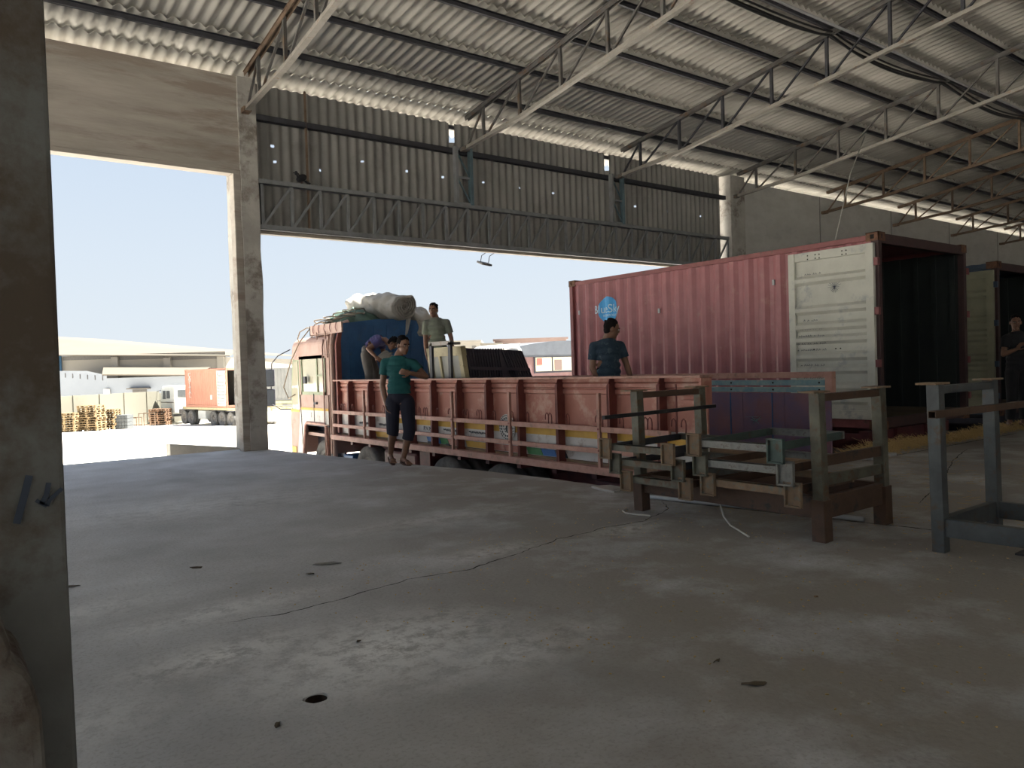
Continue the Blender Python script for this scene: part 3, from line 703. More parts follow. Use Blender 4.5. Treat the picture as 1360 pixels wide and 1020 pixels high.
def semi_trailer(label, loc, rotz, L, body, wheels_y, zdeck, r=.5, group=None):
    t = thing('container_trailer', label, 'trailer', loc, rotz, group)
    for x in (.75, 1.65):
        g = MB(); g.box(x-.06, x+.06, 0, L, zdeck-.34, zdeck-.01); obj('chassis_beam', g, body, t)
    for y in [0.05, L*.33, L*.66, L-.15]:
        g = MB(); g.box(0.02, 2.40, y, y+.14, zdeck-.16, zdeck-.01); obj('cross_beam', g, body, t)
    for x in (.06, 2.30):
        g = MB(); g.box(x-.03, x+.05, .1, L-.2, zdeck-.14, zdeck-.05); obj('side_rail', g, body, t)
    for y in wheels_y:
        for x in (.16, .46, 1.98, 2.28): wheel(t, (x, y, r), r, .26, side=-1 if x < 1 else 1)
        g = MB(); g.tube([(.2, y, r), (2.3, y, r)], .07, 10); obj('axle', g, M['chassis_dark'], t)
    for x in (.6, 1.8):
        g = MB(); g.box(x-.06, x+.06, L*.72, L*.72+.12, .15, zdeck-.15); g.box(x-.12, x+.12, L*.72-.08, L*.72+.2, .1, .15); obj('landing_leg', g, M['steel_grey'], t)
    return t
semi_trailer('trailer carrying the oxide red container in the truck bay', (10.06, 5.3, -1.08), 0, 6.1, M['chassis'], (6.9-5.3, 8.1-5.3), 1.29)
semi_trailer('trailer under the dark blue container at the far right', (14.66, 5.55, -1.08), 0, 5.9, M['chassis_dark'], (1.6, 2.8), 1.19)

# ================================================================= THE TRUCK IN THE BAY
T = thing('cargo_truck', 'faded red and pink open-bodied cargo truck parked along the dock, cab facing outside', 'truck', (7.15, 9.4, -1.08), world=True)
YR, YF, XN, XF = 4.87, 13.32, 6.0, 8.32        # body rear, front, near side, far side
# -- near side: boards between ribs, painted bands
ribs = [5.4, 6.13, 7.01, 7.77, 8.48, 9.2, 9.9, 10.55, 11.22, 11.95, 12.75]
g = MB(); g.box(XN+.10, XN+.125, YR, YF, .50, .86)
prof = [(XN+.10,.86),(XN+.10,.875),(XN+.075,.885),(XN+.075,.93),(XN+.10,.94),(XN+.10,.95),(XN+.075,.96),(XN+.075,1.0),(XN+.10,1.01),(XN+.07,1.02),(XN+.07,1.06),(XN+.125,1.06),(XN+.125,.86)]
g.prism(prof, YR, YF, 'y'); NS = obj('side_board', g, M['truck_red'], T)
g = MB(); g.box(XN-.05, XN+.16, YR-.04, YF, 1.06, 1.085); obj('top_rail', g, M['truck_rail'], T, bevel=.004)
g = MB(); g.box(XN+.09, XN+.125, YR, YF, .10, .50); WB = obj('lower_board', g, M['truck_white'], T)
for i, y in enumerate([YR]+ribs):
    y1 = ([YR]+ribs+[YF])[i+1]
    g = MB()
    if y < 11: 
        g.box(XN+.085, XN+.09, y+.06, y1-.02, .365, .45); obj('yellow_band', g, M['truck_yellow'], WB)
cols = ['truck_red','truck_green','truck_blue','truck_black','truck_yellow']
segs = [(5.0,5.6,'truck_red'),(6.95,7.15,'truck_black'),(7.15,7.42,'truck_blue'),(7.42,7.72,'truck_green'),(7.9,8.2,'truck_red'),(8.2,8.5,'truck_red'),(8.55,9.12,'truck_yellow'),(9.3,9.6,'truck_red'),(9.6,9.82,'truck_green'),(9.82,10.2,'truck_blue'),(11.3,11.9,'truck_yellow')]
for a, b, c in segs:
    g = MB(); sk = .05
    g.add([(XN+.084,a,.105),(XN+.084,b-.01,.105),(XN+.084,b+sk-.01,.19),(XN+.084,a+sk,.19),(XN+.09,a,.105),(XN+.09,b-.01,.105),(XN+.09,b+sk-.01,.19),(XN+.09,a+sk,.19)], [(0,1,2,3),(7,6,5,4),(0,4,5,1),(1,5,6,2),(2,6,7,3),(3,7,4,0)])
    obj('painted_stripe', g, M[c], WB)
for y in ribs:
    g = MB(); g.prism([(XN+.10,.02),(XN-.035,.02),(XN-.035,.98),(XN+.0,1.06),(XN+.10,1.06)], y-.012, y+.0, 'y'); g.prism([(XN-.035,.02),(XN-.035,.98),(XN-.02,1.0),(XN-.02,.02)], y-.03, y+.012, 'y')
    obj('rib', g, M['truck_rib'], T)
for (y0, y1) in ((YR+.35,6.2),(6.26,7.85),(7.92,9.22),(9.27,12.0),(12.06,YF)):
    for nm, za, zb_ in (('outer_rail',.465,.525),('outer_rail',.225,.28)):
        g = MB(); g.box(XN-.075, XN-.035, y0, y1, za, zb_); obj(nm, g, M['truck_rail'], T, bevel=.004)
for y in (6.23, 7.885, 9.245, 12.03):
    g = MB(); g.box(XN-.09, XN-.05, y-.02, y+.02, .06, .90); obj('stake', g, M['truck_rail'], T, bevel=.003)
    for z in (.26,.5,.04):
        g = MB(); g.tube([(XN-.095, y, z),(XN-.075, y, z)], .014, 8); obj('bolt', g, M['truck_rib'], T)
g = MB(); g.box(XN-.10, XN+.02, YR+.2, YF+.05, -.01, .075); obj('bottom_rail', g, M['truck_rail'], T, bevel=.005)
hk = []
for y in ribs: hk += [y+.10, y+.16, y-.22]
for k, y in enumerate(hk+[12.98, 5.05, 8.9, 10.2]):
    g = MB(); g.tube([(XN-.045, y-.028,.515),(XN-.045, y-.03,.60),(XN-.045, y-.022,.635),(XN-.045, y,.652),(XN-.045, y+.022,.635),(XN-.045, y+.03,.60),(XN-.045, y+.028,.57)], .007, 6)
    obj('rope_hook', g, M['truck_rib'], T, smooth=True)
# end bracket of the near side
g = MB(); g.box(XN-.02, XN+.14, YR-.03, YR, .78, 1.06); g.box(XN-.03, XN+.12, YR, YR+.25, .80, .84); obj('end_bracket', g, M['truck_red'], T)
g = MB(); g.tube([(XN-.03,5.15,1.0),(XN-.03,5.15,.5)], .01, 6); obj('latch_rod', g, M['truck_rib'], T)
# painted words and the round emblem
def on_truck(mb, y, z, x=XN+.088): 
    o = MB(); o.v = [(x-v[2], y-v[0], z+v[1]) for v in mb.v]; o.f = mb.f; return o
obj('painted_letters', on_truck(text_mb('P.V.M', .085, 1.2), 10.2, .315, XN+.084), M['truck_black'], WB)
def scrawl(y, z, wd, h, seed):
    rnd = random.Random(seed); g = MB(); p = y+wd/2
    while p > y-wd/2:
        pts = [(XN+.086, p-h*.5*t+.0*t, z+h*.5*math.sin(t*PI*rnd.choice((1,1.5,2)))*rnd.uniform(.6,1)) for t in [i/5 for i in range(6)]]
        g.tube(pts, .004, 5); p -= h*.7
    return g
for (y, wd, s) in ((9.55,.38,1),(8.85,.42,2),(12.35,.4,3),(11.6,.4,4)): obj('painted_letters', scrawl(y, .315, wd, .05, s), M['truck_black'], WB)
g = MB(); g.lathe([(0,0),(.172,0),(.172,.006),(0,.006)], (XN+.062, 8.13, .43), 'x', 40); EM = obj('round_emblem', g, M['truck_white'], T)
g = MB()
for r_, cnt in ((.155,26),(.12,18),(.07,10)):
    for k in range(cnt):
        a = 2*PI*k/cnt; a2 = a+2*PI/cnt*.6
        g.beam((XN+.06, 8.13+r_*math.cos(a), .43+r_*math.sin(a)), (XN+.06, 8.13+r_*math.cos(a2), .43+r_*math.sin(a2)), .003, .014 if r_ != .12 else .026, (0, math.cos(a), math.sin(a)))
g.tube([(XN+.058,8.13,.37),(XN+.058,8.13,.48)], .012, 6); g.tube([(XN+.058,8.10,.46),(XN+.058,8.16,.40)], .008, 6)
obj('emblem_drawing', g, M['truck_black'], EM)
# -- far side (its inner face), bed
g = MB(); n = 14
for i in range(n):
    a = YR+(YF-YR)*i/n; b = YR+(YF-YR)*(i+1)/n; g.box(XF, XF+.03, a, b-.006, .10, .80)
FS = obj('side_board', g, M['purple'], T, label='purple maroon inner boards of the far side')
for y in [5.02+.62*i for i in range(14)]:
    g = MB(); g.box(XF-.008, XF, y-.006, y+.006, .10, .80); obj('strap', g, M['head_blue'], FS)
for z0, z1 in ((.81,.875),(.895,.96)):
    g = MB(); g.box(XF-.005, XF+.025, YR+.06, YF, z0, z1)
    for i in range(13): pass
    sl = obj('slat', g, M['teal_slat'], T, bevel=.003, label='worn teal slat along the top of the far side')
    g = MB()
    for y in [5.0+.62*i for i in range(13)]: g.tube([(XF-.012,y,(z0+z1)/2),(XF-.004,y,(z0+z1)/2)], .012, 6)
    obj('bolts', g, M['dark'], sl)
g = MB(); g.box(XF-.02, XF+.06, YR-.04, YF, .985, 1.055); g.box(XF-.02, XF+.06, YR-.04, YR+.05, .80, .99); obj('top_rail', g, M['truck_rail'], T, bevel=.004)
g = MB(); rnd = random.Random(2)
for i in range(9):
    a = rnd.uniform(0, PI); g.beam((XF-.004, 5.95+.12*math.cos(a)*rnd.random(), .46+.05*rnd.uniform(-1,1)), (XF-.004, 5.95-.15*rnd.random(), .46+.05*rnd.uniform(-1,1)), .003, .016, (1,0,0))
obj('chalk_marks', g, M['teal_slat'], FS)
g = MB(); g.box(XN+.1, XF, YR-.02, YF, .03, .09); obj('bed_floor', g, M['wood'], T)
for y in [YR+.1+i*.7 for i in range(12)]:
    g = MB(); g.box(XN, XF, y, y+.08, -.08, .03); obj('cross_beam', g, M['chassis'], T)
# -- headboard: blue sheet with a rounded pink frame
hb = [(XN+.05,.09),(XN+.05,1.75),(XN+.07,1.93),(XN+.12,2.05),(XN+.22,2.14),(XN+.9,2.22),(XN+1.4,2.23),(7.9,2.2),(8.02,1.6),(8.08,.09)]
g = MB(); g.prism(hb, 13.34, 13.36, 'y')
for k in range(7): g.box(XN+.3+.27*k, XN+.33+.27*k, 13.33, 13.34, .1, 2.1)
obj('headboard', g, M['head_blue'], T)
arc = [(XN+.0,13.42,-.6),(XN+.0,13.42,1.72),(XN+.02,13.42,1.9),(XN+.08,13.42,2.03),(XN+.18,13.42,2.12),(XN+.35,13.42,2.17)]
g = MB(); g.tube(arc, .045, 10); obj('frame_post', g, M['truck_pink'], T, smooth=True)
g = MB(); g.tube([(p[0]-.02, 13.62, p[2]-.02 if p[2] > 1 else p[2]) for p in arc], .02, 8); obj('grab_rail', g, M['truck_pink'], T, smooth=True)
g = MB(); g.prism([(XN+.04,.1),(XN+.04,1.75),(XN+.1,1.98),(XN+.2,2.08),(XN+.24,2.08),(XN+.24,.1)], 13.0, 13.33, 'y'); g = MB(); g.prism([(XN+.02,.1),(XN+.02,1.75),(XN+.08,1.98),(XN+.16,2.06),(XN+.12,1.8),(XN+.10,.1)], 13.27, 13.33, 'y'); obj('side_return', g, M['truck_rib'], T)
# -- cab
def cab_shell(x0, x1, y0, y1, z0, z1, r=.16):
    """box with a rounded roof edge and raked front"""
    g = MB(); sec = []
    for k in range(7): a = PI-PI/2*k/6; sec.append((x0+r+r*math.cos(a), z1-r+r*math.sin(a)))
    for k in range(7): a = PI/2-PI/2*k/6; sec.append((x1-r+r*math.cos(a), z1-r+r*math.sin(a)))
    sec = [(x0, z0)]+sec+[(x1, z0)]
    stations = [(y0, 0, 0), (y1-.35, 0, 0), (y1-.12, .02, -.01), (y1-.03, .05, -.05), (y1, .1, -.13)]
    vs = []; m = len(sec)
    for (y, ins, dz) in stations:
        for (x, z) in sec:
            cx = (x0+x1)/2; xx = x+(ins if x < cx else -ins); zz = z+(dz if z > z1-.5 else 0); rake = .12*(z-z0)/(z1-z0) if y > y0+.5 else 0
            vs.append((xx, y-rake, zz))
    fs = [(i*m+k, i*m+(k+1) % m, (i+1)*m+(k+1) % m, (i+1)*m+k) for i in range(len(stations)-1) for k in range(m)]
    fs += [tuple(range(m)), tuple(reversed([(len(stations)-1)*m+k for k in range(m)]))]
    return g.add(vs, fs)
CX0, CX1 = 5.93, 8.33
g = cab_shell(CX0, CX1, 13.5, 15.42, 1.50, 1.93); obj('cab_roof', g, M['truck_pink'], T, smooth=False)
g = MB()                                          # cab side below the windows, wheel arch cut out
g.prism([(13.5,.23),(14.6,.23),(14.72,-.4),(15.40,-.42),(15.40,.36),(14.80,.80),(13.5,.80)], CX0, CX0+.05, 'x')
CS = obj('cab_side', g, M['truck_pink'], T)
g = MB(); g.prism([(13.5,.23),(14.6,.23),(14.72,-.4),(15.05,-.4),(14.86,.50),(13.5,.50)], CX0-.006, CX0, 'x'); obj('white_paint_area', g, M['truck_white'], CS)
g = MB(); g.box(CX0-.009, CX0-.004, 13.5, 14.84, .50, .55); g.box(CX0-.009, CX0-.004, 14.9, 15.36, .45, .50); obj('yellow_band', g, M['truck_yellow'], CS)
g = MB(); g.box(CX0-.012, CX0-.006, 14.3, 14.72, .36, .46); obj('number_plate', g, M['truck_white'], CS)
g = on_truck(text_mb('GJ', .06), 14.5, .41, CX0-.013)
g = MB(); g.box(CX0-.03, CX0-.0, 14.0, 14.12, .62, .66); obj('door_handle', g, M['chassis_dark'], CS)
g = MB(); g.tube([(CX0-.008,14.16,.82),(CX0-.008,14.16,.24)], .008, 5); g.tube([(CX0-.008,14.84,.8),(CX0-.008,14.75,-.35)], .008, 5); obj('door_gap', g, M['chassis_dark'], CS)
g = MB(); g.box(CX0-.012, CX0-.002, 15.12, 15.36, -.42, -.26); obj('corner_plate', g, M['truck_yellow'], CS)
g = MB(); g.box(CX0+.3, CX0+.34, 13.5, 14.75, -.5, .24); g.box(CX0, CX0+.3, 13.5, 14.65, .2, .23); obj('wheel_arch', g, M['chassis_dark'], T)
g = MB(); g.tube([(CX0-.01,13.55,-.45),(CX0-.01,13.6,.2),(CX0-.01,13.66,.25),(CX0-.01,14.52,.25),(CX0-.01,14.6,.2),(CX0-.01,14.74,-.4)], .03, 8); obj('arch_lip', g, M['truck_rail'], T, smooth=True)
# window frames and panes
g = MB()
for (y0, y1, z0, z1) in ((13.62,13.68,.80,1.56),(14.74,14.80,.80,1.56),(13.62,14.8,.80,.86),(13.62,14.8,1.50,1.56),(13.98,14.02,.86,1.5)): g.box(CX0, CX0+.05, y0, y1, z0, z1)
g.box(CX0, CX0+.05, 13.68, 14.0, 1.16, 1.19)
WF = obj('window_frame', g, M['sage'], T)
g = MB(); g.box(CX0+.02, CX0+.026, 13.66, 14.76, .84, 1.52); obj('pane', g, M['glass'], WF)
g = MB(); g.prism([(14.84,.40),(15.34,.36),(15.30,1.0),(15.20,1.52),(14.86,1.52)], CX0+.004, CX0+.03, 'x'); g2 = MB(); g2.prism([(14.90,.50),(15.27,.45),(15.24,1.0),(15.14,1.46),(14.92,1.46)], CX0-.004, CX0+.004, 'x')
QF = obj('window_frame', g, M['sage'], T); obj('pane', g2, M['glass'], QF)
g = MB(); g.box(CX0+.02, CX0+.05, 13.5, 13.62, .8, 1.56); obj('door_post', g, M['truck_pink'], T)
g = MB(); g.box(CX0+.0, CX0+.04, 14.78, 14.86, .8, 1.56); obj('door_post', g, M['truck_pink'], T)
g = MB(); g.box(CX0+.02, CX1-.02, 15.28, 15.42, -.42, .45); g.box(CX0+.02, CX1-.02, 13.46, 13.5, -.3, 1.9); g.box(CX1-.05, CX1, 13.5, 15.4, -.3, 1.56); g.box(CX0+.05, CX1-.05, 13.5, 15.3, .0, .06); obj('cab_body', g, M['truck_pink'], T)
g = MB(); g.box(CX0+.06, CX1-.06, 15.30, 15.33, .45, 1.5); obj('windscreen', g, M['glass'], T)
g = MB(); g.box(6.3, 6.9, 13.9, 14.4, .06, .5); g.box(6.3, 6.9, 13.85, 13.95, .5, 1.15); obj('cab_seat', g, M['chassis_dark'], T)
g = MB(); g.tube([(6.5,14.85,.9),(6.5,15.2,.6)], .02, 6); g.lathe([(.2,0),(.215,.01),(.2,.02),(.19,.01),(.2,0)], (6.5,14.85,.9), 'y', 24); obj('steering_wheel', g, M['chassis_dark'], T)
g = MB(); g.box(CX0-.06, CX0-.02, 14.42, 14.54, 1.02, 1.16); obj('air_horn', g, M['chassis_dark'], T)
# mirrors on their hoop, ahead of the windscreen
MR = MB().tube([(5.93,15.3,1.72),(5.78,15.6,1.60),(5.70,15.75,1.45),(5.66,15.78,.62),(5.76,15.5,.50),(5.9,15.3,.5)], .012, 6); mo = obj('mirror_arm', MR, M['chassis_dark'], T, smooth=True)
for z in (1.15, .74):
    g = MB(); g.box(-.09,.09,-.03,.03,-.18,.18); g.xf(Matrix.Translation((5.67,15.79,z)) @ Matrix.Rotation(-.5,4,'Z')); obj('mirror', g, M['chassis_dark'], mo, bevel=.02)
    g = MB(); g.box(-.075,.075,-.034,-.030,-.16,.16); g.xf(Matrix.Translation((5.67,15.79,z)) @ Matrix.Rotation(-.5,4,'Z')); obj('mirror_glass', g, M['canopy'], mo)
# roof carrier with its coil of rope
g = MB(); g.box(CX0+.06, CX0+.09, 12.95, 14.4, 1.95, 2.14); g.box(CX0+.06, 8.2, 14.37, 14.4, 1.95, 2.14); g.box(CX0+.06, 8.2, 13.42, 14.4, 1.94, 1.96); RC = obj('roof_carrier', g, M['truck_pink'], T)
for i in range(5):
    g = MB(); y = 13.15+.26*i; g.tube([(CX0+.05,y,2.14),(CX0+.04,y+.02,2.05),(CX0+.05,y,1.98)], .007, 5); obj('rope_hook', g, M['truck_rib'], RC)
for y in (14.0, 13.6):
    g = MB(); g.tube([(CX0+.03,y,1.62),(CX0+.03,y,2.0)], .014, 6); obj('carrier_post', g, M['truck_pink'], RC)
# ladder bars / stay at the cab's rear edge
g = MB(); g.tube([(CX0-.03,13.62,-.5),(CX0-.03,13.62,1.7),(CX0+.0,13.64,1.85)], .014, 8); g.tube([(CX0-.03,13.62,1.55),(CX0+.03,13.45,1.55)], .01, 6); g.tube([(CX0-.03,13.62,.24),(CX0-.02,13.45,.24)], .012, 6); obj('side_ladder', g, M['truck_pink'], T, smooth=True)
# chassis, wheels, tanks
for x in (6.75, 7.55):
    g = MB(); g.box(x-.05, x+.05, 5.0, 15.2, -.35, -.08); obj('chassis_beam', g, M['chassis'], T)
for y, dual in ((14.15,0),(12.3,0),(9.72,1),(8.35,1)):
    for x, s in ((6.22,-1),(8.08,1)):
        wheel(T, (x, y, -.58), .5, .27, side=s)
        if dual: wheel(T, (x-.31*s, y, -.58), .5, .27, side=s)
    g = MB(); g.tube([(6.2,y,-.58),(8.1,y,-.58)], .08, 10); obj('axle', g, M['chassis'], T)
g = MB(); g.box(6.1,6.6,10.6,11.7,-.65,-.1); obj('fuel_tank', g, M['chassis'], T, bevel=.05)
g = MB(); g.box(6.1,6.5,12.9,13.3,-.7,-.3); obj('battery_box', g, M['head_blue'], T, bevel=.02)
g = MB(); g.box(6.05,6.10,10.1,10.4,-.6,0); obj('mud_guard_post', g, M['chassis'], T)
g = MB(); g.ball((6.35,10.25,-.42),(.14,.14,.14)); obj('air_tank', g, mat('green_tank',(.25,.45,.25)), T, smooth=True)
g = MB(); g.box(6.1,6.14,5.4,6.5,-.5,-.12); g.box(6.1,8.2,5.2,5.3,-.5,-.3); obj('under_guard', g, M['chassis'], T)
g = MB(); g.box(XN-.04,XN+.1,5.15,5.3,-.35,-.02); obj('tail_bracket', g, M['truck_red'], T)

# things lying on the cab roof
tr_ = thing('rolled_tarpaulin', 'big dusty white rolled tarpaulin on top of the truck cab', 'tarpaulin', (7.3, 14.1, 2.3), world=True)
ax0 = Vector((7.06, 14.6, 2.60)); ax1 = Vector((7.47, 13.25, 2.46)); d_ = (ax1-ax0).normalized(); sd_ = d_.cross(Vector((0,0,1))).normalized(); up_ = sd_.cross(d_)
def roll_pt(s, th, r):
    c = ax0.lerp(ax1, s); wv = noise.noise(Vector((s*3.3, 1.6*math.sin(th), 2+math.cos(th))))*.06+.010*math.sin(th*5+s*9)+noise.noise(Vector((s*7+2*math.sin(th), 2.5*math.sin(th*1.0+s*4), 5)))*.035+.016*math.sin(s*34+3*math.sin(th+s*3))*noise.noise(Vector((s*4,math.cos(th)*1.3,9)))*2
    taper = 1-.3*max(0, .25-s)/.25
    return c+sd_*(r*1.35+wv)*math.cos(th)*taper+up_*(r+wv)*math.sin(th)*taper
g = MB(); NS_, NT = 40, 48; vs = [roll_pt(i/NS_, 2*PI*k/NT, .25) for i in range(NS_+1) for k in range(NT)]
g.add(vs, [(i*NT+k, i*NT+(k+1) % NT, (i+1)*NT+(k+1) % NT, (i+1)*NT+k) for i in range(NS_) for k in range(NT)]+[tuple(range(NT)), tuple(reversed([NS_*NT+k for k in range(NT)]))])
obj('roll', g, M['tarp_white'], tr_, smooth=True)
g = MB(); pts = []
for i in range(150):
    th = i*.19; r = .24-.0075*i*.19*1.05
    if r < .02: break
    pts.append(roll_pt(1.0, th, r)+d_*.005)
vs = []; 
for p in pts: vs += [p-d_*.02, p+d_*.035]
g.add(vs, [(2*i, 2*i+1, 2*i+3, 2*i+2) for i in range(len(pts)-1)]); o = obj('spiral_fold', g, M['tarp_white'], tr_, smooth=True)
m_ = o.modifiers.new('s', 'SOLIDIFY'); m_.thickness = .012
g = MB(); n = 10; vs = []
for i in range(n+1):
    t_ = i/n; a = roll_pt(.62+.38*t_, -PI/2-.35, .25); drop = (1-abs(t_-.75)/.75) if t_ < .75 else (1-t_)/.25
    for k in range(7): vs.append(a+Vector((.0, -.022*k, -.36*max(0,drop)*k/6))+Vector((0,.01*wob(i+k),0)))
g.add(vs, [(i*7+k, i*7+k+1, (i+1)*7+k+1, (i+1)*7+k) for i in range(n) for k in range(6)]); o = obj('loose_flap', g, M['tarp_white'], tr_, smooth=True)
m_ = o.modifiers.new('s', 'SOLIDIFY'); m_.thickness = .008
def heap(c, r, seed, amp=.12, n=40, m=20):
    g = MB(); vs = []
    for i in range(m+1):
        t_ = PI/2*i/m*1.25
        for k in range(n):
            a = 2*PI*k/n; k1 = 1+amp*noise.noise(Vector((2.2*math.cos(a), 2.2*math.sin(a), i*.22+seed)))*2+amp*.5*noise.noise(Vector((6*math.cos(a), 6*math.sin(a), i*.5+seed)))
            vs.append((c[0]+r[0]*math.sin(t_)*math.cos(a)*k1, c[1]+r[1]*math.sin(t_)*math.sin(a)*k1, c[2]+r[2]*math.cos(t_)*k1))
    g.add(vs, [(i*n+k, i*n+(k+1) % n, (i+1)*n+(k+1) % n, (i+1)*n+k) for i in range(m) for k in range(n)]); return g
tag(obj('folded_tarpaulin', heap((6.85,14.15,1.98), (.62,.62,.50), 3), M['tarp_green'], smooth=True), 'green folded tarpaulin heaped on the truck cab under the white roll', 'tarpaulin')
tag(obj('tarpaulin_bundle', heap((8.0,13.75,2.05), (.38,.55,.42), 9), M['tarp_white'], smooth=True), 'small pale tarpaulin bundle on the cab, behind the right end of the white roll', 'tarpaulin')
g = MB(); rnd = random.Random(4)
for k in range(4):
    c = Vector((6.25+.12*k, 14.25-.18*k, 2.13+.02*k)); pts = []
    for i in range(26):
        a = 2*PI*i/13; pts.append(c+Vector((.2*math.cos(a)+.03*wob(i,k), .26*math.sin(a), .03*k+.05*wob(i,k+3)+.006*i)))
    g.tube(pts, .012, 6)
pts = [(6.15,14.35,2.1),(6.0,14.55,2.12),(5.93,14.75,2.05),(5.92,14.85,1.92),(5.95,14.8,1.80),(6.0,14.6,1.82),(6.05,14.4,1.95)]; g.tube(pts, .012, 6)
g.tube([(6.0,14.4,2.1),(5.90,14.7,1.85),(5.87,15.1,1.5),(5.86,15.3,1.25),(5.84,15.5,.95),(5.86,15.3,.72),(5.9,15.05,.8)], .012, 6)
tag(obj('rope_coil', g, M['rope'], smooth=True), 'untidy coil of rope on the front of the truck roof carrier, one end hanging', 'rope')

# cargo in the bed
t = thing('leaning_panel_unit', 'cream framed panel box with dark ribbed face leaning in the truck bed', 'cargo', (6.9, 10.2, .1), world=True)
def lean(x, y, z): return (x+.07*(1.55-z), y-.0*(1.55-z)-.12*(1.55-z), z)
def lbox(g, x0, x1, y0, y1, z0, z1):
    b = MB().box(x0,x1,y0,y1,z0,z1); b.v = [lean(*v) for v in b.v]; g.add(b.v, b.f)
g = MB(); lbox(g, 6.42, 6.46, 9.72, 10.6, .1, 1.50); obj('end_panel', g, M['pale_sheet'], t)
g = MB(); lbox(g, 6.38, 6.46, 9.66, 9.76, .1, 1.56); lbox(g, 6.38, 6.46, 10.56, 10.66, .1, 1.56); lbox(g, 6.38, 6.47, 9.66, 10.66, 1.42, 1.56); lbox(g, 6.39, 6.46, 10.0, 10.05, .1, 1.45); lbox(g, 6.39, 6.46, 10.3, 10.35, .1, 1.45); obj('end_frame', g, M['cream'], t)
g = MB(); lbox(g, 6.46, 7.55, 9.68, 10.62, .1, 1.53)
for k in range(22): lbox(g, 6.48+.05*k, 6.50+.05*k, 9.66, 9.68, .1, 1.52)
for z in (.6, 1.2): lbox(g, 6.46, 7.55, 9.64, 9.68, z, z+.05)
g.v = [(x+(.28*(1.53-z) if x > 7.2 else 0), y, z-(.05 if x > 7.2 and z > 1 else 0)) for x, y, z in g.v]
obj('ribbed_box', g, M['dark_ribbed'], t)
t = thing('steel_stand', 'tall narrow steel frame standing in the truck bed in front of the cream panel', 'stand', (6.25, 9.9, .09), world=True)
for (x, y) in ((6.17,10.15),(6.17,9.62)):
    g = MB(); g.box(x-.02, x+.02, y-.035, y+.035, .09, 1.60); obj('leg', g, M['steel_dark'], t)
    g = MB(); g.box(x-.1, x+.1, y-.04, y+.04, .09, .12); obj('foot', g, M['steel_dark'], t)
g = MB(); g.box(6.15, 6.20, 9.58, 10.2, 1.58, 1.64); obj('top_bar', g, M['steel_pale'], t)
g = MB(); g.box(6.15, 6.33, 9.58, 9.64, 1.58, 1.62); g.box(6.15,6.33,10.1,10.16,1.58,1.62); obj('top_plate', g, M['steel_pale'], t)
for (x, y, lab) in ((6.2,12.4,'low timber crate in the front of the truck bed, under the bending man'), (6.55,10.85,'low timber crate in the truck bed under the man in the pale green shirt')):
    t = thing('timber_crate', lab, 'crate', (x, y, .09), group='timber crates in the truck bed')
    for k in range(4):
        g = MB(); g.box(0,.95,.0,.02,.02+.13*k,.13+.13*k); g.box(0,.95,.73,.75,.02+.13*k,.13+.13*k); g.box(0,.02,.02,.73,.02+.13*k,.13+.13*k); g.box(.93,.95,.02,.73,.02+.13*k,.13+.13*k); obj('slat', g, M['wood'], t)
    g = MB(); g.box(0,.95,0,.75,.50,.53); g.box(0,.95,0,.75,0,.02); obj('lid', g, M['wood'], t)

# ================================================================= STILLAGES ON THE DOCK
def plate(g, x, y, z, wx, wy): g.box(x-wx/2, x+wx/2, y-wy/2, y+wy/2, z, z+.012)
def stillage(label, x0, x1, y0, y1, H, mpost, mbase, mrail, base_z=(.15,.30), cross_ends=(0, 1), foot=True):
    t = thing('stillage', label, 'metal frame', ((x0+x1)/2, (y0+y1)/2, 0), world=True)
    pw = .038
    for x in (x0, x1):
        for y in (y0, y1):
            sl = .03                                                # the posts lean a touch, as bent by use
            g = MB(); g.beam((x, y, .0), (x-sl*.8, y+sl*.25, H), pw*2, pw*2, (0,1,0)); obj('post', g, mpost, t, bevel=.004)
            if foot:
                g = MB(); g.beam((x, y, 0), (x-.01, y, base_z[1]-.02), pw*2+.02, pw*2+.02, (0,1,0)); obj('foot', g, mbase, t, bevel=.004)
            g = MB(); plate(g, x-sl*.8-.03, y+sl*.25, H, .19, .12); obj('top_plate', g, M['st_rust'], t)
    for x in (x0, x1):
        g = MB(); g.box(x-.025, x+.025, y0, y1, *base_z); obj('base_rail', g, mbase, t, bevel=.004)
    for y in (y0, y1):
        g = MB(); g.box(x0, x1, y-.025, y+.025, *base_z); obj('base_rail', g, mbase, t, bevel=.004)
        g = MB(); g.box(x0-.02, x1-.02, y-.02, y+.03, H-.06, H-.01); obj('top_rail', g, mrail, t, bevel=.004)
    return t
st1 = stillage('brown and grey metal stillage holding two stacks of small frames', 4.69, 5.49, 2.82, 4.44, .99, M['st_olive'], M['st_brown'], M['st_brown'])
for k, z in enumerate((.37, .50)):
    g = MB(); g.box(4.68, 5.44, 2.80, 2.83, z, z+.07); obj('end_board', g, M['st_brown'] if k else M['st_olive'], st1)
st2 = stillage('empty slate grey metal stillage at the right edge', 4.94, 5.74, .55, 2.18, 1.035, M['st_slate'], M['st_slate'], M['st_slate'], base_z=(.10,.21), foot=False)
tag(obj('square_bar', MB().beam((4.22,4.385,.80),(5.62,4.40,.815),.03,.03), M['st_black'], bevel=.002), 'black square bar laid across the left end of the stillage full of frames', 'bar')
g = MB(); a = Vector((4.74,2.13,.86)); b = Vector((6.25,2.16,.845))
for (dx_, dz_, w_, h_) in ((0,.02,.045,.004),(0,-.02,.045,.004)): g.beam(a+Vector((0,0,dz_)), b+Vector((0,0,dz_)), w_, h_)
for s in (-.0205,.0205): g.beam(a+Vector((0,s,0)), b+Vector((0,s,0)), .004, .044)
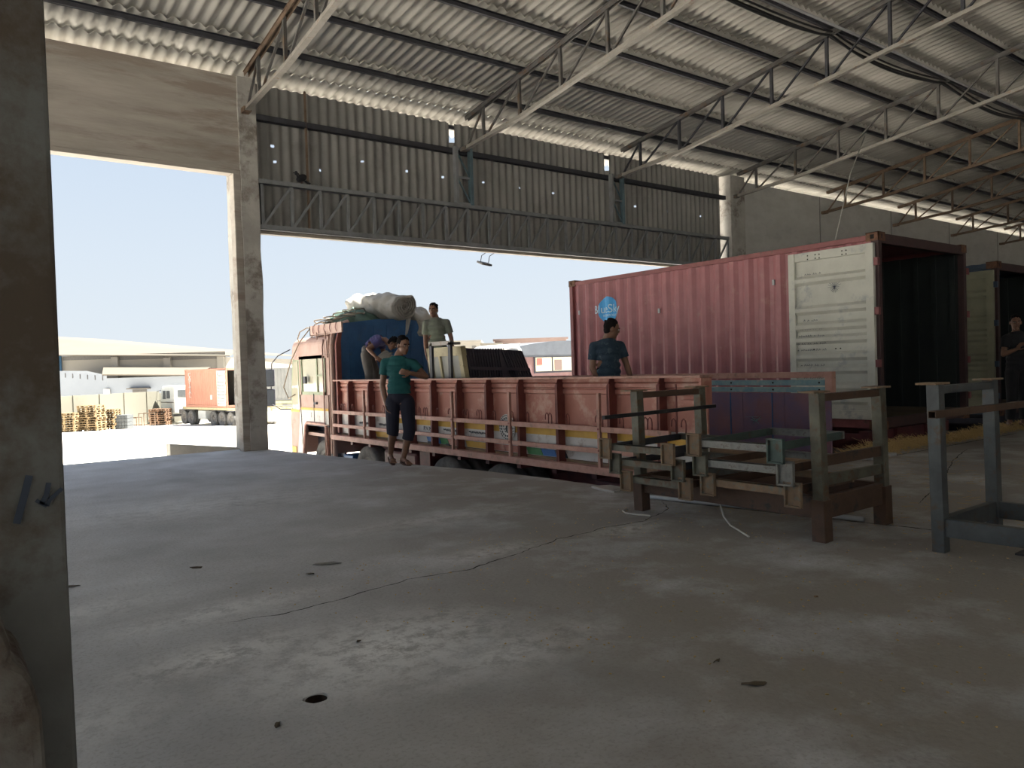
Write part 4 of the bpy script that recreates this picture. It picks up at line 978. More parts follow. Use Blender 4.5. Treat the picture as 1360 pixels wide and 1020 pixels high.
tag(obj('square_tube', g, M['st_brown']), 'brown hollow square tube laid across the empty slate grey stillage', 'tube')

def stack_frame(label, x0, x1, y0, y1, z, mbar, mcup, mside, tilt=0.):
    """a low rectangular frame with an upright open cup at each end of its front bar"""
    t = thing('stacking_frame', label, 'metal frame', (x0, (y0+y1)/2, z), 0, 'small frames stacked in the stillage', world=True)
    h = .055
    g = MB(); g.box(x0+.04, x0+.055, y0, y1, z, z+h); g.box(x0+.04, x0+.085, y0, y1, z+h-.005, z+h); obj('front_bar', g, mbar, t)
    g = MB(); g.box(x1-.02, x1, y0, y1, z+tilt, z+h+tilt); g.box(x1-.05, x1, y0, y1, z+h-.005+tilt, z+h+tilt); obj('back_bar', g, mbar, t)
    for y in (y0+.01, y1-.01):
        g = MB(); g.beam((x0+.05, y, z+h/2), (x1, y, z+h/2+tilt), .014, h); obj('side_bar', g, mside, t)
    for y in (y0-.035, y1+.035):
        for (x, s) in ((x0, -1),):
            zt = 0 if s < 0 else tilt
            za, zb_ = z-.07+zt, z+.095+zt; ya, yb = y-.06, y+.06; xa, xb = (x+.012, x+.04)
            g = MB(); bk = xb if s < 0 else xa
            g.box(bk-.003, bk+.003, ya, yb, za, zb_)
            g.box(xa, xb, ya, ya+.011, za, zb_); g.box(xa, xb, yb-.011, yb, za, zb_); g.box(xa, xb, ya, yb, za, za+.011); g.box(xa, xb, ya, yb, zb_-.011, zb_)
            obj('cup', g, mcup[0 if y < (y0+y1)/2 else 1], t, bevel=.002)
    return t
O_, Tl, Br, Ru, Pa, Bk = M['st_olive'], M['st_teal'], M['st_brown'], M['st_rust'], M['st_pale'], M['steel_dark']
stack_frame('bottom frame of the left stack in the stillage, olive bar with rusty cups', 4.44, 5.28, 3.82, 4.36, .26, O_, (Ru, Ru), Br)
stack_frame('middle frame of the left stack in the stillage, olive bar with dark cups', 4.42, 5.26, 3.87, 4.46, .395, O_, (O_, O_), Bk)
stack_frame('top frame of the left stack in the stillage, dark side bars', 4.38, 5.30, 3.93, 4.53, .515, O_, (Ru, Ru), Bk, .02)
stack_frame('bottom frame of the right stack in the stillage, brown rusted cups', 4.45, 5.30, 2.93, 3.55, .315, Ru, (Ru, Ru), Br)
stack_frame('middle frame of the right stack in the stillage, silvery worn bar and cup', 4.43, 5.29, 2.97, 3.60, .455, Pa, (Pa, O_), Br)
stack_frame('top frame of the right stack in the stillage, teal side bars', 4.40, 5.34, 3.02, 3.63, .60, M['st_pale'], (Tl, Ru), Tl, .02)
tag(obj('strapping', MB().tube([(4.78,3.72,.14),(4.72,3.64,.05),(4.64,3.52,.012),(4.55,3.38,.01),(4.43,3.21,.01)], .007, 6), M['string'], smooth=True), 'white plastic strapping trailing from the stillage onto the floor', 'strapping')
tag(obj('strapping', MB().tube([(4.60,4.52,.008),(4.52,4.50,.008),(4.47,4.42,.008),(4.48,4.3,.008),(4.52,4.2,.008)], .006, 6), M['string'], smooth=True), 'short curl of white strapping on the floor by the left foot of the stillage', 'strapping')
tag(obj('lit_edge_strip', MB().tube([(5.1,4.85,.018),(5.22,4.2,.018),(5.38,3.5,.018),(5.46,2.95,.018)], .018, 8), M['conduit'], smooth=True), 'pale strip standing in for the lit floor edge beneath the stillage', 'lit strip')  # lit floor edge built as a pale tube on the slab
g = MB(); g.box(5.15, 5.75, 1.55, 1.85, .0, .012); g.box(5.15,5.75,1.55,1.565,.0,.02)
tag(obj('steel_strip', g, M['steel_dark']), 'flat dark steel strip on the floor at the right edge under the empty stillage', 'strip')
g = MB(); g.box(8.75, 9.35, 4.62, 4.78, .0, .035); tag(obj('plank', g, M['conduit'], bevel=.006), 'pale short plank on the dock edge at the left end of the straw', 'plank')
g = MB(); g.prism([(5.12,5.2),(5.34,5.15),(5.36,5.5),(5.2,5.6),(5.14,5.42)], .0, .02, 'z'); tag(obj('concrete_chip', g, M['column']), 'loose flat concrete chip at the broken dock corner by the stillage', 'chip')

# straw spilled along the dock edge (uncountable)
g = MB(); rnd = random.Random(21)
for k in range(7500):
    u = rnd.random(); x = 8.9+6.4*u; hump = max(.12, 1-abs(u-.15)/.3)*.8+max(0, 1-abs(u-.62)/.25)*.35
    y = 4.9+rnd.gauss(0, .12); y = min(5.12, max(4.6, y)); z = .004+abs(rnd.gauss(0, .075))*hump
    a = rnd.uniform(0, PI); L_ = rnd.uniform(.04, .14); el = rnd.gauss(0, .3)
    d = Vector((math.cos(a)*math.cos(el), math.sin(a)*math.cos(el), abs(math.sin(el))))*L_
    g.beam((x, y, z), (x+d.x, y+d.y, z+d.z), .004, .003)
stuff(obj('straw', g, M['straw']), 'dry golden straw spilled along the dock edge in front of the containers', 'straw')
g = MB()
for k in range(420):
    x = rnd.uniform(5.2, 9.5); y = rnd.uniform(1.5, 4.8); a = rnd.uniform(0, PI); L_ = rnd.uniform(.02, .1)
    g.beam((x, y, .003), (x+L_*math.cos(a), y+L_*math.sin(a), .004), .0025, .002)
for k in range(900):
    x = rnd.uniform(1.2, 7.0); y = rnd.uniform(1.0, 4.6); 
    if x+.3*y < 2.6: continue
    a = rnd.uniform(0, PI); L_ = rnd.uniform(.004, .012); g.beam((x, y, .002), (x+L_*math.cos(a), y+L_*math.sin(a), .003), .005, .003)
stuff(obj('chaff', g, M['straw']), 'scattered chaff and grit on the right half of the concrete floor', 'chaff')
# small litter on the floor
def flake(x, y, rx, ry, a, m, label, seed):
    g = MB(); n = 9; rnd = random.Random(seed); top = [(0,0,.012)]; 
    ring = [((rx*math.cos(2*PI*k/n)*rnd.uniform(.6,1.1)), (ry*math.sin(2*PI*k/n)*rnd.uniform(.6,1.1)), rnd.uniform(.002,.012)) for k in range(n)]
    g.add(top+ring, [(0, 1+k, 1+(k+1) % n) for k in range(n)]); g.xf(Matrix.Translation((x, y, .001)) @ Matrix.Rotation(a, 4, 'Z'))
    o = tag(obj('litter_flake', g, m), label, 'litter'); s = o.modifiers.new('s', 'SOLIDIFY'); s.thickness = .003; return o
D_ = M['cont_floor']
for i, (x, y, rx, ry, a, m, l) in enumerate((
 (.62,5.2,.055,.018,-.3,D_,'small dark scrap on the floor near the middle left of the dock'),
 (1.32,5.12,.05,.016,-.6,D_,'dark scrap on the floor left of the pale flake'),
 (1.98,4.62,.085,.035,-.5,M['st_pale'],'pale flake of bark-like litter on the floor behind the crack'),
 (1.80,4.45,.03,.012,-.4,D_,'tiny dark scrap just in front of the pale flake'),
 (1.50,3.18,.018,.010,.5,D_,'curled dark leaf bit on the floor behind the drain hole'),
 (2.42,1.75,.055,.012,-.75,D_,'dark twig-like scrap near the bottom of the view right of centre'),
 (3.55,2.18,.016,.012,.2,M['st_rust'],'tiny brown pebble on the floor at the right'),
 (2.50,1.98,.03,.01,.1,D_,'dark fleck close to the twig-like scrap'),
 (.92,2.62,.03,.012,1.1,D_,'dark fleck left of the drain hole'))): flake(x, y, rx, ry, a, m, l, i)

# ================================================================= PEOPLE
def capsule(g, a, b, ra, rb):
    a = Vector(a); b = Vector(b); g.ball(a, ra, u=12, v=8); g.ball(b, rb, u=12, v=8)
    if (b-a).length > 1e-4: g.tube([a, b], [ra, rb], 12)
def remesh(name, g, m, parent, voxel, smooth=3, cuts=()):
    o = obj(name, g, m, parent)
    r = o.modifiers.new('r', 'REMESH'); r.mode = 'VOXEL'; r.voxel_size = voxel; r.use_smooth_shade = True
    s = o.modifiers.new('s', 'SMOOTH'); s.factor = .5; s.iterations = smooth
    bake(o); o.data.materials.clear(); o.data.materials.append(m)
    if cuts:
        bm = bmesh.new(); bm.from_mesh(o.data)
        for co, no in cuts:
            bmesh.ops.bisect_plane(bm, geom=bm.verts[:]+bm.edges[:]+bm.faces[:], plane_co=co, plane_no=no, clear_outer=True)
        bm.to_mesh(o.data); bm.free()
    for p in o.data.polygons: p.use_smooth = True
    return o
def hand(g, wrist, d, nrm, side, s=1., curl=.5):
    """palm, four bent fingers of unequal length and a thumb leaving the side of the palm"""
    w_ = Vector(wrist); d = Vector(d).normalized(); nrm = Vector(nrm); nrm = (nrm-d*nrm.dot(d)).normalized(); sd = d.cross(nrm)*side
    R_ = Matrix((sd, nrm, d)).transposed()
    g.ball(w_+d*.045*s, (.040*s, .016*s, .052*s), R_)
    for k, (o_, L_) in enumerate(((.030,.070),(.010,.078),(-.010,.072),(-.029,.056))):
        p0 = w_+d*.078*s+sd*o_*s; a = curl*(1+.12*k)
        p1 = p0+(d*math.cos(a*.5)+nrm*math.sin(a*.5))*L_*.5*s; p2 = p1+(d*math.cos(a*1.4)+nrm*math.sin(a*1.4))*L_*.32*s; p3 = p2+(d*math.cos(a*2.1)+nrm*math.sin(a*2.1))*L_*.24*s
        capsule(g, p0, p1, .0105*s, .0098*s); capsule(g, p1, p2, .0098*s, .009*s); capsule(g, p2, p3, .009*s, .008*s)
    t0 = w_+d*.02*s+sd*.03*s; t1 = t0+(d*.6+sd*.65+nrm*.3).normalized()*.042*s; t2 = t1+(d*.85+sd*.2+nrm*.4).normalized()*.035*s
    capsule(g, t0, t1, .014*s, .011*s); capsule(g, t1, t2, .011*s, .009*s)
def figure(label, loc, rotz, J, face, shirt, pants, skin=None, sleeve=.62, hem=.02, pant_cut=None, sandals=False, build=1., chest_tilt=0, shirt_name='shirt', pants_name='trousers', hair_r=1., palms=None, cap=0, curls=(.5,.5)):
    skin = skin or M['skin']
    t = thing('person', label, 'person', loc, rotz)
    V = {k: Vector(v) for k, v in J.items()}
    side = (V['shR']-V['shL']).normalized(); spine = (V['neck']-V['pel']).normalized(); fwd = spine.cross(side).normalized()
    if fwd.dot(Vector(face)) < 0 and chest_tilt >= 0: fwd = fwd
    face = Vector(face).normalized(); upv = (Vector(J.get('headup', (0,0,1)))); upv = (upv-face*upv.dot(face)).normalized(); hs = face.cross(upv)
    HR = Matrix((hs, face, upv)).transposed(); hc = V['head']
    TR_ = Matrix((side, fwd, spine)).transposed()
    g = MB()
    # head
    g.ball(hc+upv*.018-face*.006, (.074,.092,.094), HR); g.ball(hc-upv*.045+face*.022, (.056,.066,.072), HR); g.ball(hc-upv*.092+face*.055, (.030,.028,.024), HR)
    g.ball(hc-upv*.012+face*.088, (.011,.020,.016), HR); g.ball(hc+upv*.008+face*.085, (.008,.014,.026), HR); g.ball(hc+upv*.026+face*.074, (.052,.016,.010), HR)
    g.ball(hc-upv*.047+face*.082, (.022,.010,.011), HR)
    for s in (-1, 1): g.ball(hc+hs*s*.076-upv*.008-face*.008, (.009,.018,.031), HR)
    capsule(g, hc-upv*.05-face*.02, V['neck']+spine*.02, .050, .054); capsule(g, V['neck']+spine*.0, V['neck']-spine*.06, .054, .07)
    # trunk
    Lt = (V['neck']-V['pel']).length
    def trunk(g, inf, z0=-.06):
        for u, wx, wy in ((0.0,.150,.104),(.12,.148,.104),(.26,.146,.102),(.42,.146,.104),(.58,.145,.105),(.72,.155,.107),(.84,.145,.095),(.93,.10,.075)):
            c = V['pel'].lerp(V['neck'], u)+side*0
            if 'mid' in V: c = (V['pel']*(1-u)**2+V['mid']*2*u*(1-u)+V['neck']*u*u)
            g.ball(c, ((wx*build+inf), (wy*build+inf), Lt*.13+inf), TR_)
        for sh in ('shL','shR'): capsule(g, V['neck']-spine*.07, V[sh], .055+inf, .052+inf)
    trunk(g, -.004)
    ARM = (('shL','elL','wrL','haL'), ('shR','elR','wrR','haR'))
    for i, (a, b, c, d) in enumerate(ARM):
        capsule(g, V[a], V[b], .050, .038); capsule(g, V[b], V[b].lerp(V[c], .3), .037, .040); capsule(g, V[b].lerp(V[c], .3), V[c], .040, .026)
        hd = (V[d]-V[c]) if d in V else (V[c]-V[b]); nm = (palms[i] if palms else (-side if i else side))
        hand(g, V[c], hd, nm, 1 if i else -1, 1., curls[i])
    for s in 'LR':
        capsule(g, V['pel'].lerp(V['hip'+s], .6), V['hip'+s], .088, .086); capsule(g, V['hip'+s], V['kn'+s], .080, .053)
        capsule(g, V['kn'+s], V['kn'+s].lerp(V['an'+s], .3), .052, .053); capsule(g, V['kn'+s].lerp(V['an'+s], .3), V['an'+s], .053, .034)
        an, to = V['an'+s], V['toe'+s]; fd = (to-an).normalized(); ud = Vector((0,0,1)) if abs(fd.z) < .8 else (V['kn'+s]-an).normalized()
        rt = fd.cross(ud).normalized(); uu = rt.cross(fd); FR = Matrix((rt, fd, uu)).transposed()
        g.ball(an-fd*.03-uu*.035, (.033,.042,.034), FR); capsule(g, an-uu*.02, to-fd*.05, .034, .026); g.ball(to-fd*.045, (.042,.055,.02), FR)
        for k in range(5): capsule(g, to-fd*.02+rt*(k-2)*.016, to+fd*(.014-.005*abs(k-1))+rt*(k-2)*.018, .010, .009)
        V['fr'+s] = FR
    B = remesh('body', g, skin, t, .0068, 2)
    # hair
    g = MB(); k = hair_r
    g.ball(hc+upv*.030-face*.020, (.079*k,.092*k,.090*k), HR); g.ball(hc-upv*.02-face*.045, (.066,.052,.06), HR)
    for i in range(34):
        a = 2*PI*i/34*3.1; b_ = .25+.9*(i % 9)/9; q = HR @ Vector((math.sin(b_)*math.cos(a)*.078, math.sin(b_)*math.sin(a)*.09-.01, math.cos(b_)*.092)); g.ball(hc+upv*.03-face*.015+q*k, .014)
    remesh('hair', g, M['hair'], t, .008, 2)
    # face details
    for s in (-1, 1):
        g = MB(); g.ball(hc+hs*s*.030+face*.080+upv*.008, (.0125,.009,.008), HR); e_ = obj('eye', g, M['white_eye'], B, smooth=True)
        g = MB(); g.ball(hc+hs*s*.030+face*.0875+upv*.008, (.0058,.004,.0062), HR); obj('iris', g, M['hair'], t, smooth=True)
        g = MB(); g.tube([hc+hs*s*.014+face*.089+upv*.027, hc+hs*s*.03+face*.087+upv*.032, hc+hs*s*.048+face*.075+upv*.026], .0045, 6); obj('eyebrow', g, M['hair'], t)
    g = MB(); g.ball(hc-upv*.047+face*.090, (.021,.006,.0065), HR); obj('mouth', g, M['lip'], t, smooth=True)
    # shirt
    g = MB(); trunk(g, .014)
    for a, b in (('shL','elL'),('shR','elR')):
        capsule(g, V[a], V[a].lerp(V[b], sleeve+.12), .064, .066)
    g.ball(V['pel']-spine*.02, (.150*build+.014,.112*build+.014,.12), TR_)
    cuts = []
    up0 = V['pel']+spine*hem
    g_cuts = [(V['neck']+spine*.012-fwd*.0, (spine+fwd*.25).normalized())]
    o = remesh('tmp', g, shirt, t, .009, 3)
    bm = bmesh.new(); bm.from_mesh(o.data)
    def cut(co, no, keep=None):
        """drop what lies beyond a plane, only near the point"""
        co = Vector(co); no = Vector(no).normalized(); rad = keep or 9
        geom = [f for f in bm.faces if (f.calc_center_median()-co).length < rad]
        vs_ = {v for f in geom for v in f.verts}; es_ = {e for f in geom for e in f.edges}
        bmesh.ops.bisect_plane(bm, geom=list(vs_)+list(es_)+geom, plane_co=co, plane_no=no)
        for f in [f for f in bm.faces if (f.calc_center_median()-co).length < rad and (f.calc_center_median()-co).dot(no) > 0]: bm.faces.remove(f)
    cut(up0, -spine, .42)
    cut(V['neck']-spine*.005+fwd*.0, (spine*1+fwd*.3), .115)
    for a, b in (('shL','elL'),('shR','elR')):
        dd = (V[b]-V[a]).normalized(); cut(V[a].lerp(V[b], sleeve), dd, .13)
    bmesh.ops.delete(bm, geom=[v for v in bm.verts if not v.link_faces], context='VERTS')
    bm.to_mesh(o.data); bm.free(); o.name = shirt_name; o.data.name = shirt_name
    so = o.modifiers.new('s', 'SOLIDIFY'); so.thickness = .004
    # trousers / shorts
    g = MB(); g.ball(V['pel'], (.148*build+.01,.108*build+.01,.10), TR_)
    for s in 'LR':
        g.ball(V['hip'+s]+Vector((0,0,.0)), (.098,.104,.11))
        capsule(g, V['hip'+s], V['kn'+s], .100, .080)
        lo = V['an'+s]; capsule(g, V['kn'+s], V['kn'+s].lerp(lo, .9), .079, .066)
    o = remesh('tmp', g, pants, t, .010, 3); bm = bmesh.new(); bm.from_mesh(o.data)
    cut(V['pel']+spine*.09, spine, .4)
    for s in 'LR':
        dd = (V['an'+s]-V['kn'+s]).normalized(); f_ = .85 if pant_cut is None else pant_cut
        cut(V['kn'+s].lerp(V['an'+s], f_), dd, .3)
    bmesh.ops.delete(bm, geom=[v for v in bm.verts if not v.link_faces], context='VERTS')
    bm.to_mesh(o.data); bm.free(); o.name = pants_name; o.data.name = pants_name
    so = o.modifiers.new('s', 'SOLIDIFY'); so.thickness = .004
    for s in 'LR':
        FR = V['fr'+s]; fd = FR.col[1]; uu = FR.col[2]; an, to = V['an'+s], V['toe'+s]; rt = FR.col[0]
        g = MB(); c0 = an-uu*.075-fd*.07; c1 = to-uu*.022+fd*.03; n = 12; poly = []
        Lf = (c1-c0).length; dd = (c1-c0).normalized()
        for k in range(n): a = 2*PI*k/n; poly.append(((.043+.006*math.sin(a))*math.cos(a), Lf/2*math.sin(a)))
        vs = [ (c0+c1)/2+rt*x+dd*y+uu*z for z in (-.008,.010) for x, y in poly]
        g.add(vs, [tuple(range(n)), tuple(reversed(range(n, 2*n)))]+[(i, (i+1) % n, (i+1) % n+n, i+n) for i in range(n)])
        sa = obj('sandal', g, M['leather'], t)
        g = MB(); g.tube([to-fd*.08-rt*.045-uu*.01, to-fd*.06+uu*.028, to-fd*.08+rt*.045-uu*.01], .009, 6); obj('strap', g, M['leather'], sa)
    return t
RZ = -YAW
f1 = figure('man in a teal t-shirt and navy shorts standing on the dock edge', (4.87, 8.80, 0), RZ,
    dict(head=(.05,.0,1.545), neck=(-.02,.02,1.40), shL=(-.195,.03,1.325), shR=(.175,.0,1.30), elL=(-.25,.07,1.03), wrL=(-.20,.0,.79), haL=(-.17,-.03,.70),
         elR=(.335,-.05,1.13), wrR=(.15,-.20,1.185), haR=(.06,-.24,1.205), pel=(-.03,.02,.88), hipL=(-.12,.02,.80), hipR=(.075,.01,.80),
         knL=(-.13,.03,.43), knR=(.095,-.03,.43), anL=(-.185,.13,.13), toeL=(-.125,-.04,.035), anR=(.0,.0,.085), toeR=(.10,-.16,.022)),
    (.62,-.72,-.22), M['teal_shirt'], M['navy'], sleeve=.5, hem=.045, pant_cut=.30, shirt_name='tshirt', pants_name='shorts', palms=(Vector((.8,-.3,.2)), Vector((-.2,.9,.1))), curls=(.35,.75))
# earphone cable of the man in teal
f4 = figure('man in a dark navy shirt in the truck bed before the red container', (6.60, 6.72, .09), RZ,
    dict(head=(.035,.0,1.555), headup=(.1,0,1), neck=(-.02,.02,1.43), shL=(-.185,.0,1.345), shR=(.145,.10,1.345), elL=(-.215,.0,1.09), wrL=(-.11,-.02,.88), haL=(-.05,-.03,.80),
         elR=(.215,.09,1.12), wrR=(.265,.04,.93), haR=(.30,.0,.87), pel=(-.02,.03,.90), hipL=(-.10,.0,.83), hipR=(.08,.05,.83), knL=(-.10,-.02,.46), knR=(.08,.03,.46),
         anL=(-.10,.02,.09), toeL=(-.02,.12,.025), anR=(.08,.07,.09), toeR=(.17,.16,.025)),
    (.93,.05,-.28), M['navy_shirt'], M['dark_cloth'], sleeve=.62, hem=-.02, build=1.05, shirt_name='tshirt', palms=(Vector((.5,.5,0)), Vector((0,0,-1))), curls=(.4,.3))
f3 = figure('man in a pale green-grey shirt standing behind the cream panel box', (6.85, 11.1, .62), RZ,
    dict(head=(-.035,.0,1.60), neck=(.0,.02,1.46), shL=(-.165,.0,1.375), shR=(.185,.0,1.38), elL=(-.185,.02,1.10), wrL=(-.17,-.05,.86), haL=(-.16,-.06,.77),
         elR=(.25,.03,1.12), wrR=(.275,-.05,.88), haR=(.27,-.08,.79), pel=(.02,.02,.91), hipL=(-.07,.0,.84), hipR=(.11,.0,.84), knL=(-.08,.0,.46), knR=(.11,.0,.46),
         anL=(-.08,.03,.09), toeL=(-.10,-.13,.025), anR=(.11,.03,.09), toeR=(.13,-.13,.025)),
    (-.25,-.95,-.1), M['pale_green_shirt'], M['dark_cloth'], sleeve=.66, hem=-.06, build=1.03, palms=(Vector((1,0,0)), Vector((-1,0,0))), curls=(.4,.4))
f2 = figure('man in a violet t-shirt bending over in front of the blue headboard', (6.50, 12.86, .62), RZ,
    dict(head=(.44,-.10,1.10), headup=(.80,0,.6), neck=(.27,-.02,1.16), mid=(.10,.02,1.22), shL=(.19,-.16,1.13), shR=(.20,.15,1.14), elL=(.0,-.20,1.02), wrL=(.15,-.26,.86), haL=(.22,-.26,.80),
         elR=(.22,.18,.90), wrR=(.30,.05,.78), haR=(.34,.02,.72), pel=(-.05,.0,.98), hipL=(-.06,-.09,.90), hipR=(-.04,.11,.90), knL=(-.01,-.10,.52), knR=(.08,.14,.54),
         anL=(-.05,-.10,.09), toeL=(.11,-.12,.025), anR=(.02,.14,.09), toeR=(.17,.12,.025)),
    (.62,-.05,-.78), M['purple_shirt'], M['trousers'], sleeve=.5, hem=.05, shirt_name='tshirt', palms=(Vector((0,1,0)), Vector((0,-1,0))), curls=(.7,.7))
g = MB(); g.v = []; h_ = heap((0,0,0), (.13,.10,.16), 5, .2, 24, 12); h_.xf(Matrix.Translation((6.50,12.86,.62)) @ Matrix.Rotation(RZ,4,'Z') @ Matrix.Translation((.27,-.06,.80)) @ Matrix.Rotation(.9,4,'Y'))
tag(obj('white_sack', h_, M['tarp_white'], smooth=True), 'crumpled white sack held by the bending man in violet', 'sack')
f5 = figure('man in dark clothes in the shadow at the far right edge', (13.75, 4.86, 0), RZ,
    dict(head=(-.03,-.02,1.68), neck=(.0,.02,1.53), shL=(-.17,.0,1.43), shR=(.17,.0,1.43), elL=(-.25,-.05,1.18), wrL=(-.14,-.20,1.26), haL=(-.10,-.26,1.34),
         elR=(.24,-.02,1.15), wrR=(.22,-.12,.92), haR=(.21,-.15,.84), pel=(.0,.02,.96), hipL=(-.09,.0,.88), hipR=(.09,.0,.88), knL=(-.11,-.03,.48), knR=(.10,.0,.48),
         anL=(-.12,.03,.09), toeL=(-.15,-.13,.025), anR=(.10,.03,.09), toeR=(.13,-.13,.025)),
    (-.35,-.9,-.1), M['dark_cloth'], M['dark_cloth'], sleeve=.6, hem=-.02, palms=(Vector((1,0,0)), Vector((-1,0,0))))

# ================================================================= THE YARD AND BEYOND (built on a ground grid turned to the road)
def far(name, label, cat, lat, dep, z, group=None, rot=0): return thing(name, label, cat, cam_frame(lat, dep, z), -YAW+rot, group)
# boundary wall
w_ = far('boundary_wall', 'long cream boundary wall across the yard behind the pallets', 'wall', -23, 50.3, -2.1)
WL = [(-29.9,44.0),(-28.4,48.4),(-26.0,56.6),(-21.5,64),(-5,72)]
def wl(a, b, y0, y1, z0, z1, g, u0=0, u1=1):
    A = Vector((a[0]+23, a[1]-50.3, 0)); B = Vector((b[0]+23, b[1]-50.3, 0)); d = (B-A).normalized(); n = Vector((-d.y, d.x, 0)); L = (B-A).length
    p0 = A+d*L*u0; p1 = A+d*L*u1; g.beam(p0+n*(y0+y1)/2+Vector((0,0,(z0+z1)/2)), p1+n*(y0+y1)/2+Vector((0,0,(z0+z1)/2)), y1-y0, z1-z0)
g = MB()
for a, b, zt in zip(WL, WL[1:], (2.45, 2.35, 2.2, 2.2)): wl(a, b, 0, .2, -.4, zt, g)
obj('wall_face', g, M['bwall'], w_)
g = MB()
for a, b, zt in zip(WL, WL[1:], (2.45, 2.35, 2.2, 2.2)):
    for i in range(4): wl(a, b, -.06, .05, -.4, zt+.02, g, .1+.25*i, .13+.25*i)
obj('pilasters', g, M['bwall'], w_)
# warehouse beyond the wall
W_ = far('warehouse', 'large pale warehouse with a long sunlit roof beyond the boundary wall', 'building', -38, 80, -2.2)
def L_(lat, z): return (lat+38, z+2.2)
g = MB()
a = [(-49.5,5.75),(-29.9,3.52),(-29.3,3.32),(-49.5,4.02)]
vs = [( -12,14,8.4),(-9.3,10,7.85),(8.1,1.6,5.80),(8.9,0,5.45),(-12,-.5,6.22)]
vs = [(-24,15,9.4),(8.4,2.0,5.85),(8.9,-.4,5.52),(-24,-.6,6.65),(-24,36,9.6),(8.8,30,5.9)]
g.add(vs+[(x,y,z-.1) for x,y,z in vs], [(0,1,2,3),(6,9,8,7),(3,2,8,9),(0,4,5,1),(1,5,11,7,8,2)]); obj('roof', g, M['far_roof'], W_)
g = MB(); g.box(-24, 8.2, .25, .4, 0, 6.0); g.box(8.0, 8.2, .2, 28, 0, 5.4); obj('wall', g, M['far_wall'], W_)
for (x0, x1) in ((-8.7,-3.6),(-2.8,1.9),(2.6,7.6)):
    g = MB(); g.box(x0, x1, .15, .19, 5.55-.11*0, 5.98-.02*(x0+9)) if x0 < -3 else g.box(x0, x1, .15, .19, 5.42 if x0 < 2 else 5.25, 5.80 if x0 < 2 else 5.6); obj('vent_opening', g, M['far_dark'], W_)
for x in (-9.2,-3.2,2.25,7.8):
    g = MB(); g.box(x-.35, x+.35, -.15, .2, 0, 5.75 if x < 2 else 5.5); obj('pilaster', g, M['far_wall'], W_)
g = MB(); g.box(-16, -8.8, -.3, .1, 2.4, 6.1); obj('blue_panel', g, M['far_blue'], W_)
S_ = far('shed', 'low lean-to shed with pale roof and bluish white walls in front of the warehouse', 'building', -37, 76, -2.2)
g = MB(); g.add([(-5.2,3.6,4.75),(3.6,3.6,4.45),(6,3.6,4.42),(6,-.5,3.62),(-3.2,-.5,3.95),(-5.2,3.6,4.6),(6,3.6,4.3),(6,-.5,3.5),(-3.2,-.5,3.83)], [(0,1,2,3,4),(4,3,7,8),(5,8,7,6),(0,4,8,5)]); obj('roof', g, M['far_roof'], S_)
g = MB(); g.box(-3.0, 5.8, 0, .2, 0, 3.55); g.add([(-8.8,2.0,0),(-3.0,0,0),(-3.0,0,3.85),(-5.4,.8,4.35),(-8.8,2.0,4.45)], [(0,1,2,3,4)]); obj('wall', g, M['far_white'], S_)
for k in range(6):
    x = -8.1+.92*k; y_ = 2.0-(x+8.8)*2/5.8-.04; g = MB(); g.box(x-.03, x+.03, y_-.02, y_+.02, 3.75-.08*k, 4.2-.08*k); obj('vent_slot', g, M['far_dark'], S_)
g = MB(); g.box(-.5, .9, -.05, .02, 1.7, 2.35); obj('window', g, M['far_dark'], S_); g = MB(); g.box(-.8, 1.3, -.7, 0, 2.4, 2.5); obj('awning', g, M['far_roof'], S_)
g = MB(); g.box(-.3,.3,0,.15,0,2.5); g.xf(Matrix.Translation((-3.0,-.2,0))); obj('door', g, M['white_paint'], S_)
for (lat, dep, wd, hh, lab, mm, dp) in ((-6.9,112,4.6,6.2,'low cream block far beyond the truck bed', 'far_wall', 10),(3.2,124,11.5,6.7,'long dusty pink building far behind the other truck', 'far_pink', 10),(-3.2,118,3.2,5.9,'small cream building with vents beside the long pink one', 'far_wall', 6)):
    b_ = far('far_building', lab, 'building', lat, dep, -2.2)
    g = MB(); g.box(-wd/2, wd/2, 0, dp, 0, hh+1.0); obj('wall', g, M[mm], b_)
    g = MB(); g.box(-wd/2-.3, wd/2+.3, -.3, dp+.3, hh+1.0, hh+1.3); obj('roof', g, M['far_pink'] if 'pink' in mm else M['far_wall'], b_)
    g = MB()
    for k in range(3): x = -wd/2+wd*(k+.5)/3; g.box(x-.3, x+.3, -.05, 0, hh-.3, hh+.5)
    obj('windows', g, M['far_dark'], b_)

